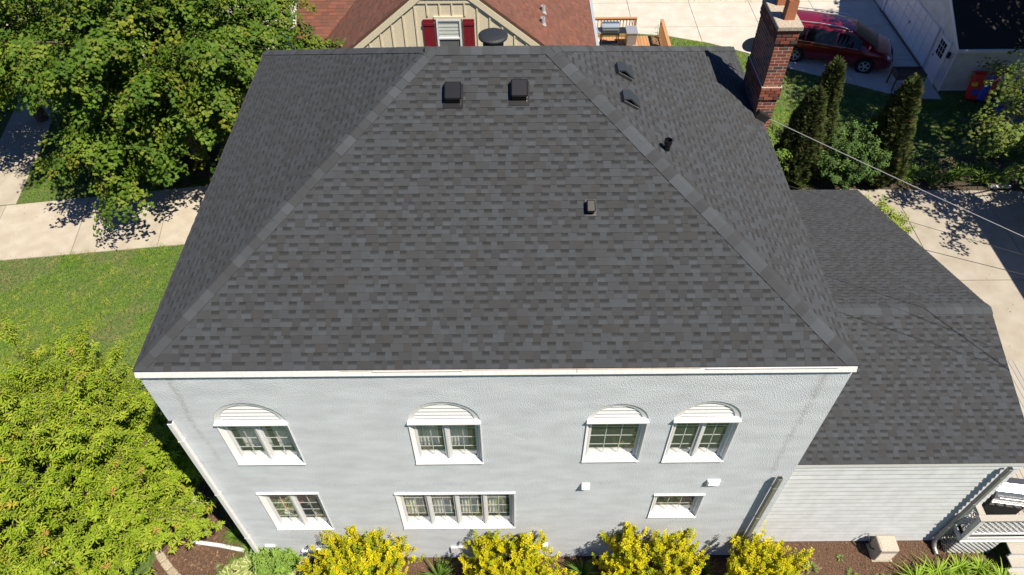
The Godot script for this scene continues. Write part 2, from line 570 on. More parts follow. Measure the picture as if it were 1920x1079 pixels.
# ---------------------------------------------------------------- main house
func on_front(x: float, s: float, out := 0.0) -> Vector3:
	# point on the front roof slope, s metres up from the eave
	var V := Vector3(0, RH, RZ).normalized()
	return Vector3(x, EH, 0) + V * s + Vector3(0, -RZ, RH).normalized() * out
func stucco_material() -> StandardMaterial3D:
	var w := 2048
	var h := 1380
	var f := FastNoiseLite.new()
	f.seed = 41
	f.noise_type = FastNoiseLite.TYPE_SIMPLEX_SMOOTH
	f.frequency = 0.22
	f.fractal_octaves = 3
	var bump := f.get_image(w, h)
	f.frequency = 0.006
	f.fractal_octaves = 5
	f.seed = 42
	var a := f.get_image(w, h)
	a.convert(Image.FORMAT_RGB8)
	var g := bump.duplicate()
	g.convert(Image.FORMAT_RGBA8)
	var mask := Image.create(w, h, false, Image.FORMAT_RGBA8)
	mask.fill(Color(1, 1, 1, 0.35))
	a.convert(Image.FORMAT_RGBA8)
	a.blend_rect_mask(g, mask, Rect2i(0, 0, w, h), Vector2i.ZERO)
	# trowel marks: noise drawn out along the wall
	f.seed = 43
	f.frequency = 0.014
	f.fractal_octaves = 5
	var trowel := f.get_image(800, h)
	trowel.resize(w, h, Image.INTERPOLATE_CUBIC)
	trowel.convert(Image.FORMAT_RGBA8)
	var mask2 := Image.create(w, h, false, Image.FORMAT_RGBA8)
	mask2.fill(Color(1, 1, 1, 0.1))
	a.blend_rect_mask(trowel, mask2, Rect2i(0, 0, w, h), Vector2i.ZERO)
	a.adjust_bcs(1.0, 0.72, 1.0)     # gentle mottling around mid grey
	var lift := Image.create(w, h, false, Image.FORMAT_RGBA8)
	lift.fill(Color(0.99, 0.995, 1.0, 0.87))
	a.blend_rect(lift, Rect2i(0, 0, w, h), Vector2i.ZERO)
	# stains: dirt where old pipes were fixed, and repair patches, all with a grain of their own
	var px := w / 12.0
	var st := RandomNumberGenerator.new()
	st.seed = 5
	var spots := []
	for k in 900:   # left old pipe line, upper wall
		var t := st.randf()
		spots.append([-5.56 + 0.03 * sin(t * 9.0) + st.randfn(0, 0.035), EH - 0.1 - t * 3.0, st.randf_range(0.012, 0.04), Color(0.52, 0.48, 0.44, st.randf_range(0.03, 0.11) * (1.0 - 0.5 * t))])
	for k in 1400:  # right old pipe line
		var t := st.randf()
		spots.append([5.55 + 0.02 * sin(t * 7.0) + st.randfn(0, 0.04), EH - 0.05 - t * 3.75, st.randf_range(0.01, 0.035), Color(0.42, 0.4, 0.38, st.randf_range(0.03, 0.1))])
	for k in 420:   # faint weathering blotches under the sills and below
		spots.append([st.randf_range(-6, 6), st.randf_range(0.2, 7.9), st.randf_range(0.03, 0.12), Color(0.55, 0.55, 0.54, st.randf_range(0.02, 0.06))])
	for k in 500:   # streaks of a repaired seam
		var xx := st.randf_range(-6, 5)
		spots.append([xx, 3.95 + 0.05 * sin(xx * 3.0) + st.randfn(0, 0.05), st.randf_range(0.01, 0.04), Color(0.55, 0.54, 0.53, 0.07)])
	for k in 160:   # pale smear between the upper windows
		var t := st.randf()
		spots.append([0.12 + t * 0.36, 5.98 - 0.2 * t + 0.05 * sin(t * 6.0) + st.randfn(0, 0.014), st.randf_range(0.012, 0.03), Color(1, 1, 1, 0.4)])
	for s in spots:
		var cx := int((s[0] + 6.0) * px)
		var cy := int((EH - s[1]) * px)
		var rr := maxi(1, int(s[2] * px))
		var im := Image.create(rr * 2 + 1, rr * 2 + 1, false, Image.FORMAT_RGBA8)
		im.fill(Color(s[3].r, s[3].g, s[3].b, 0))
		for y in rr * 2 + 1:
			for x in rr * 2 + 1:
				var d := Vector2(x - rr, y - rr).length() / rr
				if d < 1.0 and st.randf() < 0.85:
					im.set_pixel(x, y, Color(s[3].r, s[3].g, s[3].b, s[3].a * (1.0 - d * d)))
		a.blend_rect(im, Rect2i(0, 0, rr * 2 + 1, rr * 2 + 1), Vector2i(cx - rr, cy - rr))
	# smoother repaint patch at the upper right
	var patch := Image.create(int(1.0 * px), int(0.95 * px), false, Image.FORMAT_RGBA8)
	patch.fill(Color(0.93, 0.94, 0.96, 0.35))
	a.blend_rect(patch, Rect2i(0, 0, patch.get_width(), patch.get_height()), Vector2i(int((4.45 + 6) * px), int(0.1 * px)))
	var m := mat(lin(0.685, 0.725, 0.785), 0.88)
	m.albedo_texture = ImageTexture.create_from_image(a)
	m.normal_enabled = true
	m.normal_texture = norm_tex(bump, 3.0)
	m.normal_scale = 0.7
	return m

const WIN := [
	# x0, x1, y0, y1, sashes, columns, rows, arched, label of the part
	[-5.18, -3.86, 4.91, 6.43, 2, 2, 4, true],
	[-1.65, -0.32, 4.88, 6.41, 2, 2, 4, true],
	[1.64, 2.76, 4.91, 6.40, 1, 3, 4, true],
	[3.23, 4.45, 4.88, 6.41, 2, 2, 4, true],
	[-5.17, -3.88, 1.80, 3.59, 2, 2, 5, false],
	[-2.25, 0.30, 1.80, 3.53, 4, 2, 4, false],
	[3.30, 4.37, 2.30, 3.38, 1, 3, 3, false]]

func wall_front(house: Node3D) -> void:
	var mb := MB.new()
	mb.use_uv = true
	var xs := [-HW, HW]
	var ys := [0.0, EH - 0.02]
	var holes := []
	for w in WIN:
		var top: float = w[3] + ((w[1] - w[0]) * 0.5 if w[7] else 0.0)
		holes.append([w[0], w[1], w[2], top])
		for q in [w[0], w[1]]:
			if not xs.has(q): xs.append(q)
		for q in [w[2], w[3], top]:
			if not ys.has(q): ys.append(q)
	xs.sort()
	ys.sort()
	var T := func(x: float, y: float) -> Vector2: return Vector2((x + 6.0) / 12.0, (EH - y) / EH)
	for i in xs.size() - 1:
		for j in ys.size() - 1:
			var cx: float = (xs[i] + xs[i + 1]) * 0.5
			var cy: float = (ys[j] + ys[j + 1]) * 0.5
			var open := false
			for h in holes:
				if cx > h[0] and cx < h[1] and cy > h[2] and cy < h[3]: open = true
			if open: continue
			mb.quad_uv(Vector3(xs[i], ys[j], 0), Vector3(xs[i + 1], ys[j], 0), Vector3(xs[i + 1], ys[j + 1], 0), Vector3(xs[i], ys[j + 1], 0), T.call(xs[i], ys[j]), T.call(xs[i + 1], ys[j]), T.call(xs[i + 1], ys[j + 1]), T.call(xs[i], ys[j + 1]))
	for w in WIN:
		if not w[7]: continue
		var r: float = (w[1] - w[0]) * 0.5
		var c := Vector2((w[0] + w[1]) * 0.5, w[3])
		var seg := 28
		for k in seg:
			var a0 := PI * k / seg
			var a1 := PI * (k + 1) / seg
			var p0 := c + Vector2(cos(a0), sin(a0)) * r
			var p1 := c + Vector2(cos(a1), sin(a1)) * r
			var q0 := Vector2(c.x + clampf(r * cos(a0) / maxf(absf(sin(a0)), 0.001), -r, r), 0)
			# project each arc point straight up to the top of the cell
			var t0 := Vector2(p0.x, w[3] + r)
			var t1 := Vector2(p1.x, w[3] + r)
			mb.quad_uv(Vector3(p1.x, p1.y, 0), Vector3(p0.x, p0.y, 0), Vector3(t0.x, t0.y, 0), Vector3(t1.x, t1.y, 0), T.call(p1.x, p1.y), T.call(p0.x, p0.y), T.call(t0.x, t0.y), T.call(t1.x, t1.y))
			# return of the arch into the wall
			mb.quad_uv(Vector3(p0.x, p0.y, 0), Vector3(p1.x, p1.y, 0), Vector3(p1.x, p1.y, -0.16), Vector3(p0.x, p0.y, -0.16), T.call(p0.x, p0.y), T.call(p1.x, p1.y), T.call(p1.x, p1.y + 0.05), T.call(p0.x, p0.y + 0.05))
	var o := obj("front_wall", mb, M.stucco, house)
	o.set_meta("label", "light grey stucco front wall")

func window(house: Node3D, w: Array) -> void:
	var x0: float = w[0]
	var x1: float = w[1]
	var y0: float = w[2]
	var y1: float = w[3]
	var win := Node3D.new()
	win.name = "window"
	house.add_child(win, true)
	var zi := -0.09
	# splayed jambs and sloped sill
	var mb := MB.new()
	var s := 0.075
	var fz := 0.022
	mb.quad(Vector3(x0, y0, fz), Vector3(x0 + s, y0 + 0.06, zi), Vector3(x0 + s, y1, zi), Vector3(x0, y1, fz))
	mb.quad(Vector3(x0, y0, -0.02), Vector3(x0, y0, fz), Vector3(x0, y1, fz), Vector3(x0, y1, -0.02))
	obj("jamb", mb, M.white, win)
	mb = MB.new()
	mb.quad(Vector3(x1 - s, y0 + 0.06, zi), Vector3(x1 - 0.045, y0 + 0.03, -0.04), Vector3(x1 - 0.045, y1, -0.04), Vector3(x1 - s, y1, zi))
	mb.quad(Vector3(x1 - 0.045, y0 + 0.03, -0.04), Vector3(x1 - 0.03, y0 + 0.03, -0.04), Vector3(x1 - 0.03, y1, -0.04), Vector3(x1 - 0.045, y1, -0.04))
	mb.quad(Vector3(x1 - 0.03, y0 + 0.03, -0.04), Vector3(x1 - 0.012, y0, fz), Vector3(x1 - 0.012, y1, fz), Vector3(x1 - 0.03, y1, -0.04))
	mb.quad(Vector3(x1 - 0.012, y0, fz), Vector3(x1, y0, fz), Vector3(x1, y1, fz), Vector3(x1 - 0.012, y1, fz))
	mb.quad(Vector3(x1, y0, fz), Vector3(x1, y0, -0.02), Vector3(x1, y1, -0.02), Vector3(x1, y1, fz))
	obj("jamb", mb, M.white, win)
	mb = MB.new()
	mb.quad(Vector3(x0 - 0.01, y0 - 0.004, 0.036), Vector3(x1 + 0.01, y0 - 0.004, 0.036), Vector3(x1 - s, y0 + 0.06, zi), Vector3(x0 + s, y0 + 0.06, zi))
	mb.quad(Vector3(x0 - 0.01, y0 - 0.03, 0.036), Vector3(x1 + 0.01, y0 - 0.03, 0.036), Vector3(x1 + 0.01, y0 - 0.004, 0.036), Vector3(x0 - 0.01, y0 - 0.004, 0.036))
	mb.quad(Vector3(x0 - 0.01, y0 - 0.03, -0.01), Vector3(x1 + 0.01, y0 - 0.03, -0.01), Vector3(x1 + 0.01, y0 - 0.03, 0.036), Vector3(x0 - 0.01, y0 - 0.03, 0.036))
	obj("sill", mb, M.white, win)
	mb = MB.new()
	mb.box(Vector3((x0 + x1) * 0.5, y1 - 0.02, -0.05), Vector3(x1 - x0 - 0.004, 0.04, 0.11))
	if not w[7]:
		mb.box(Vector3((x0 + x1) * 0.5, y1 + 0.012, 0.018), Vector3(x1 - x0 + 0.03, 0.025, 0.045))
	obj("head", mb, M.white_old if not w[7] else M.white, win)
	# sashes
	var n: int = w[4]
	var ix0 := x0 + s
	var ix1 := x1 - s
	var iy0 := y0 + 0.055
	var iy1 := y1 - 0.04
	var mull := 0.045
	var sw := (ix1 - ix0 - mull * (n - 1)) / n
	for k in n:
		var a := ix0 + k * (sw + mull)
		var b := a + sw
		var fr := 0.042
		mb = MB.new()
		mb.box(Vector3(a + fr * 0.5, (iy0 + iy1) * 0.5, zi - 0.012), Vector3(fr, iy1 - iy0, 0.05))
		mb.box(Vector3(b - fr * 0.5, (iy0 + iy1) * 0.5, zi - 0.012), Vector3(fr, iy1 - iy0, 0.05))
		mb.box(Vector3((a + b) * 0.5, iy0 + fr * 0.5, zi - 0.014), Vector3(sw - 2 * fr, fr, 0.05))
		mb.box(Vector3((a + b) * 0.5, iy1 - fr * 0.5, zi - 0.014), Vector3(sw - 2 * fr, fr, 0.05))
		var sash := obj("sash", mb, M.white, win)
		if k < n - 1:
			bx(Vector3(mull - 0.006, iy1 - iy0, 0.075), Vector3(b + mull * 0.5, (iy0 + iy1) * 0.5, zi + 0.005), "mullion", M.white, win)
		var ga := a + fr
		var gb := b - fr
		var g0 := iy0 + fr
		var g1 := iy1 - fr
		bx(Vector3(gb - ga, g1 - g0, 0.004), Vector3((ga + gb) * 0.5, (g0 + g1) * 0.5, zi - 0.022), "pane", M.glass, win)
		for q in range(1, w[5]):
			bx(Vector3(0.016, g1 - g0, 0.012), Vector3(lerpf(ga, gb, q / float(w[5])), (g0 + g1) * 0.5, zi - 0.036), "muntin", M.white, win)
		for q in range(1, w[6]):
			bx(Vector3(gb - ga, 0.016, 0.010), Vector3((ga + gb) * 0.5, lerpf(g0, g1, q / float(w[6])), zi - 0.037), "muntin", M.white, win)
	# board inside the opening
	bx(Vector3(x1 - x0, 0.03, 0.1), Vector3((x0 + x1) * 0.5, iy0 + 0.01, zi - 0.1), "inner_sill", M.white, win)
	if w[7]:
		var c := Vector3((x0 + x1) * 0.5, y1, 0)
		var r := (x1 - x0) * 0.5 - 0.003
		mb = MB.new()
		var seg := 26
		var wd := 0.105
		for k in seg:
			var a0 := PI * k / seg
			var a1 := PI * (k + 1) / seg
			var d0 := Vector3(cos(a0), sin(a0), 0)
			var d1 := Vector3(cos(a1), sin(a1), 0)
			var zo := Vector3(0, 0, -0.014)
			var zr := Vector3(0, 0, -0.028)
			mb.quad(c + d0 * r + zo, c + d1 * r + zo, c + d1 * (r - wd) + zr, c + d0 * (r - wd) + zr)
			mb.quad(c + d0 * (r - wd) + zr, c + d1 * (r - wd) + zr, c + d1 * (r - wd) + Vector3(0, 0, -0.15), c + d0 * (r - wd) + Vector3(0, 0, -0.15))
		obj("arch_trim", mb, M.white, win)
		var ri := r - wd
		var yy := 0.06
		while yy < ri - 0.03:
			var y2 := minf(yy + 0.115, ri - 0.005)
			var h0 := sqrt(maxf(ri * ri - yy * yy, 0.0))
			var h1 := sqrt(maxf(ri * ri - y2 * y2, 0.0001))
			mb = MB.new()
			mb.quad(c + Vector3(-h0, yy, -0.036), c + Vector3(h0, yy, -0.036), c + Vector3(h1, y2, -0.07), c + Vector3(-h1, y2, -0.07))
			mb.quad(c + Vector3(-h0, yy, -0.09), c + Vector3(h0, yy, -0.09), c + Vector3(h0, yy, -0.036), c + Vector3(-h0, yy, -0.036))
			obj("arch_slat", mb, M.white, win)
			yy += 0.115
		mb = MB.new()
		for k in seg:
			mb.tri(c + Vector3(0, 0.02, -0.155), c + Vector3(cos(PI * k / seg), sin(PI * k / seg), 0) * r + Vector3(0, 0, -0.155), c + Vector3(cos(PI * (k + 1) / seg), sin(PI * (k + 1) / seg), 0) * r + Vector3(0, 0, -0.155))
		obj("arch_back", mb, M.white, win)
		# sloped bar under the arch
		mb = MB.new()
		mb.quad(Vector3(x0 - 0.012, y1 + 0.01, 0.06), Vector3(x1 + 0.012, y1 + 0.01, 0.06), Vector3(x1 - 0.01, y1 + 0.05, -0.03), Vector3(x0 + 0.01, y1 + 0.05, -0.03))
		mb.quad(Vector3(x0 - 0.012, y1 - 0.02, 0.06), Vector3(x1 + 0.012, y1 - 0.02, 0.06), Vector3(x1 + 0.012, y1 + 0.01, 0.06), Vector3(x0 - 0.012, y1 + 0.01, 0.06))
		mb.quad(Vector3(x0 - 0.012, y1 - 0.02, -0.02), Vector3(x1 + 0.012, y1 - 0.02, -0.02), Vector3(x1 + 0.012, y1 - 0.02, 0.06), Vector3(x0 - 0.012, y1 - 0.02, 0.06))
		mb.tri(Vector3(x0 - 0.012, y1 + 0.01, 0.06), Vector3(x0 + 0.01, y1 + 0.05, -0.03), Vector3(x0 - 0.012, y1 - 0.02, 0.0))
		mb.tri(Vector3(x1 + 0.012, y1 + 0.01, 0.06), Vector3(x1 + 0.012, y1 - 0.02, 0.0), Vector3(x1 - 0.01, y1 + 0.05, -0.03))
		obj("arch_sill", mb, M.white, win)

func curtain(house: Node3D, x0: float, x1: float, y0: float, y1: float, z: float, m: Material, called := "curtain") -> void:
	var mb := MB.new()
	var k := 0
	var n := 18
	for i in n:
		var a := lerpf(x0, x1, i / float(n))
		var b := lerpf(x0, x1, (i + 1) / float(n))
		var za := z + 0.025 * sin(i * 1.7)
		var zb := z + 0.025 * sin((i + 1) * 1.7)
		mb.quad(Vector3(a, y0, za), Vector3(b, y0, zb), Vector3(b, y1, zb), Vector3(a, y1, za))
	obj(called, mb, m, house)

func downspout(house: Node3D, x: float, z: float, ytop: float, ybot: float, called: String, m: Material) -> Node3D:
	var mb := MB.new()
	var o := Node3D.new()
	o.name = called
	house.add_child(o, true)
	mb.cbox(Vector3(x, (ytop + ybot) * 0.5, z), Vector3(0.105, ytop - ybot, 0.085), 0.012)
	obj("pipe", mb, m, o)
	bx(Vector3(0.085, 0.006, 0.065), Vector3(x, ytop + 0.004, z), "open_end", M.black_metal, o)
	for y in [lerpf(ybot, ytop, 0.2), lerpf(ybot, ytop, 0.55), lerpf(ybot, ytop, 0.9)]:
		bx(Vector3(0.112, 0.03, 0.092), Vector3(x, y, z), "strap", m, o)
	return o

func roof_vents(house: Node3D) -> void:
	# two square black vents on the front slope
	var V := Vector3(0, RH, RZ).normalized()
	var N := Vector3(0, -RZ, RH).normalized()
	var B := Basis(Vector3.RIGHT, N, -V)
	for q in [[-0.74, 4.86], [0.44, 4.90]]:
		var o := Node3D.new()
		o.name = "roof_vent"
		house.add_child(o, true)
		o.transform = Transform3D(B, on_front(q[0], q[1], 0.012))
		var mb := MB.new()
		mb.box(Vector3(0, 0.006, 0.03), Vector3(0.36, 0.008, 0.46))
		obj("flange", mb, M.black_plastic, o)
		mb = MB.new()
		mb.cbox(Vector3(0, 0.08, -0.02), Vector3(0.30, 0.12, 0.34), 0.022)
		obj("hood", mb, M.black_plastic, o)
		for k in 9:
			bx(Vector3(0.008, 0.05, 0.012), Vector3(-0.12 + k * 0.03, 0.035, 0.16), "grille_bar", M.black_metal, o)
	# single small vent lower on the front slope
	var sm := Node3D.new()
	sm.name = "roof_vent"
	house.add_child(sm, true)
	sm.transform = Transform3D(B, on_front(1.65, 2.74, 0.012))
	var mv := MB.new()
	mv.cbox(Vector3(0, 0.06, 0), Vector3(0.155, 0.12, 0.22), 0.02)
	obj("hood", mv, M.black_plastic, sm)
	bx(Vector3(0.2, 0.006, 0.3), Vector3(0, 0.005, 0), "flange", M.black_plastic, sm)
	# two slant-backed vents and a pipe on the right slope
	var VR := Vector3(RXR - HW, RH, 0).normalized()
	var NR := Vector3(RH, HW - RXR, 0).normalized()
	var BR := Basis(Vector3(0, 0, -1), NR, -VR)
	for q in [Vector3(2.44, 10.20, -5.42), Vector3(2.45, 10.19, -4.49)]:
		var o := Node3D.new()
		o.name = "slant_vent"
		house.add_child(o, true)
		o.transform = Transform3D(BR, q + NR * 0.012)
		var mb := MB.new()
		var hw := 0.15
		# shallow two-sided hood standing on fins
		var pr := [[-0.17, 0.095], [-0.05, 0.165], [0.2, 0.1]]
		for i in 2:
			var z0: float = pr[i][0]
			var z1: float = pr[i + 1][0]
			mb.quad(Vector3(-hw, pr[i + 1][1], z1), Vector3(hw, pr[i + 1][1], z1), Vector3(hw, pr[i][1], z0), Vector3(-hw, pr[i][1], z0))
			for sx in [-1.0, 1.0]:
				mb.quad(Vector3(hw * sx, pr[i][1], z0), Vector3(hw * sx, pr[i + 1][1], z1), Vector3(hw * sx, pr[i + 1][1] - 0.03, z1), Vector3(hw * sx, pr[i][1] - 0.03, z0))
		mb.quad(Vector3(-hw, 0.1, 0.2), Vector3(hw, 0.1, 0.2), Vector3(hw, 0.05, 0.2), Vector3(-hw, 0.05, 0.2))
		mb.quad(Vector3(hw, 0.0, -0.17), Vector3(-hw, 0.0, -0.17), Vector3(-hw, 0.095, -0.17), Vector3(hw, 0.095, -0.17))
		obj("hood", mb, M.slate_metal, o)
		bx(Vector3(0.28, 0.085, 0.34), Vector3(0.008, 0.043, 0.01), "vent_core", M.black_plastic, o)
		for k in 12:
			bx(Vector3(0.02, 0.075, 0.008), Vector3(-hw + 0.004, 0.04, -0.14 + k * 0.029), "grille_bar", M.galv, o, Basis(Vector3(0, 0, 1), 0.35))
		bx(Vector3(0.31, 0.005, 0.39), Vector3(0, 0.004, 0.01), "flange", M.slate_metal, o)
	var pipe := Node3D.new()
	pipe.name = "vent_pipe"
	house.add_child(pipe, true)
	pipe.position = Vector3(3.09, 9.80, -3.51)
	var mp := MB.new()
	mp.lathe(Vector3.ZERO, [[0.055, -0.05], [0.055, 0.19], [0.072, 0.19], [0.075, 0.27], [0.063, 0.27], [0.058, 0.14], [0.0, 0.14]], 16)
	obj("pipe", mp, M.black_plastic, pipe)
	mp = MB.new()
	mp.lathe(Vector3.ZERO, [[0.13, -0.06], [0.11, 0.0], [0.075, 0.045], [0.056, 0.05]], 16)
	obj("boot", mp, M.slate_metal, pipe)
	# round exhaust fan behind the ridge
	var fan := Node3D.new()
	fan.name = "roof_fan"
	house.add_child(fan, true)
	fan.position = Vector3(-0.04, 10.64, -5.75)
	var mf := MB.new()
	mf.lathe(Vector3.ZERO, [[0.2, -0.2], [0.2, 0.14], [0.25, 0.2]], 24)
	obj("neck", mf, M.navy_metal, fan)
	mf = MB.new()
	mf.lathe(Vector3.ZERO, [[0.24, 0.17], [0.28, 0.18], [0.284, 0.215], [0.24, 0.24], [0.14, 0.258], [0.0, 0.265]], 28)
	obj("cap", mf, M.fan_cap, fan)

func chimney(house: Node3D) -> void:
	var ch := Node3D.new()
	ch.name = "chimney"
	house.add_child(ch)
	var x0 := 5.83
	var x1 := 6.23
	var z0 := -6.85
	var z1 := -8.08
	var top := 10.29
	var r := RandomNumberGenerator.new()
	r.seed = 77
	bx(Vector3(x1 - x0 - 0.01, top, z0 - z1 - 0.01), Vector3((x0 + x1) * 0.5, top * 0.5, (z0 + z1) * 0.5), "mortar_core", M.mortar, ch)
	var course := 0.0755
	var hb := 0.0605
	var tints := [Color(0.25, 0.068, 0.037), Color(0.29, 0.085, 0.045), Color(0.2, 0.054, 0.034), Color(0.11, 0.057, 0.044), Color(0.075, 0.052, 0.048), Color(0.31, 0.105, 0.06), Color(0.24, 0.074, 0.044)]
	var meshes := {}
	var add := func(lx: float, k: int, at: Vector3, turn: float) -> void:
		var key := [int(lx * 100), k]
		if not meshes.has(key):
			var mb := MB.new()
			mb.col = tints[k]
			mb.cbox(Vector3.ZERO, Vector3(lx, hb, 0.06), 0.004)
			meshes[key] = mb.mesh()
		var o := MeshInstance3D.new()
		o.mesh = meshes[key]
		o.material_override = M.brick
		o.position = at
		o.rotation.y = turn
		o.name = "brick"
		ch.add_child(o, true)
	var y := top - course * 0.5
	var row := 0
	while y > 7.45:
		# corbelled courses stand proud
		var pr := 0.0
		if row < 4: pr = 0.03
		if y < 8.92 and y > 8.66: pr = 0.03
		var shift := 0.0 if row % 2 == 0 else 0.105
		# front face, laid from the corner
		var u := x0 - pr
		var first := true
		while u < x1 + pr - 0.02:
			var l := 0.2 if not (first and row % 2 == 1) else 0.095
			l = minf(l, x1 + pr - u)
			if l > 0.03: add.call(l, r.randi() % tints.size(), Vector3(u + l * 0.5, y, z0 + pr - 0.03), 0.0)
			u += l + 0.014
			first = false
		if y > 8.0:
			u = 0.0
			first = true
			while u < (z0 - z1) + pr * 2 - 0.02:
				var l := 0.2 if not (first and row % 2 == 0) else 0.095
				l = minf(l, (z0 - z1) + pr * 2 - u)
				if l > 0.03: add.call(l, r.randi() % tints.size(), Vector3(x0 - pr + 0.03, y, z0 + pr - 0.066 - u - l * 0.5), PI / 2)
				u += l + 0.014
				first = false
		y -= course
		row += 1
	# cream mortar wash on the lower corbel
	bx(Vector3(x1 - x0 + 0.05, 0.02, z0 - z1 + 0.05), Vector3((x0 + x1) * 0.5, 8.945, (z0 + z1) * 0.5), "mortar_ledge", M.mortar, ch)
	var mc := MB.new()
	mc.col = Color(0.43, 0.37, 0.295)
	mc.cbox(Vector3((x0 + x1) * 0.5, top + 0.065, (z0 + z1) * 0.5), Vector3(x1 - x0 + 0.13, 0.1, z0 - z1 + 0.13), 0.012)
	obj("cap_slab", mc, M.stone, ch)
	for q in [-7.16, -7.78]:
		var mf := MB.new()
		var hw := 0.105
		var yb := top + 0.11
		var yt := yb + 0.42
		var cx := (x0 + x1) * 0.5 + 0.03
		for k in 4:
			var a := PI / 4 + k * PI / 2
			var b := a + PI / 2
			var o1 := Vector3(cos(a), 0, sin(a)) * hw * 1.414
			var o2 := Vector3(cos(b), 0, sin(b)) * hw * 1.414
			var c := Vector3(cx, 0, q)
			mf.quad(c + o2 + Vector3(0, yb, 0), c + o1 + Vector3(0, yb, 0), c + o1 * 0.97 + Vector3(0, yt, 0), c + o2 * 0.97 + Vector3(0, yt, 0))
			mf.quad(c + o1 * 0.82 + Vector3(0, yb, 0), c + o2 * 0.82 + Vector3(0, yb, 0), c + o2 * 0.82 + Vector3(0, yt, 0), c + o1 * 0.82 + Vector3(0, yt, 0))
			mf.quad(c + o2 * 0.97 + Vector3(0, yt, 0), c + o1 * 0.97 + Vector3(0, yt, 0), c + o1 * 0.82 + Vector3(0, yt, 0), c + o2 * 0.82 + Vector3(0, yt, 0))
		var fl := obj("flue", mf, M.terracotta, ch)
		if q < -7.5:
			bx(Vector3(0.26, 0.02, 0.26), Vector3(cx, yt + 0.10, q), "rain_cap", M.steel, ch)
			bx(Vector3(0.18, 0.09, 0.18), Vector3(cx, yt + 0.045, q), "spark_screen", M.black_metal, ch)
	# dark flashing where the eave dies into the brick
	var mf2 := MB.new()
	mf2.box(Vector3(5.97, 8.24, z0 + 0.07), Vector3(0.3, 0.17, 0.14), Basis(Vector3(0, 0, 1), -0.53))
	obj("flashing", mf2, M.black_metal, ch)
	var dish := Node3D.new()
	dish.name = "satellite_dish"
	house.add_child(dish)
	dish.position = Vector3(5.93, 9.12, -8.42)
	dish.rotation = Vector3(0.35, -0.1, 0)
	var md := MB.new()
	var bb := Basis(Vector3.RIGHT, PI / 2)
	md.lathe(Vector3.ZERO, [[0.0, 0.0], [0.12, 0.012], [0.2, 0.035], [0.25, 0.06], [0.25, 0.066], [0.2, 0.041], [0.12, 0.018], [0.0, 0.006]], 28, bb)
	obj("reflector", md, M.dish, dish)
	md = MB.new()
	md.tube([Vector3(0, 0, 0), Vector3(0.05, -0.05, -0.12), Vector3(0.12, -0.06, 0.25)], [0.016, 0.016, 0.016], 6)
	obj("bracket", md, M.grey_metal, dish)

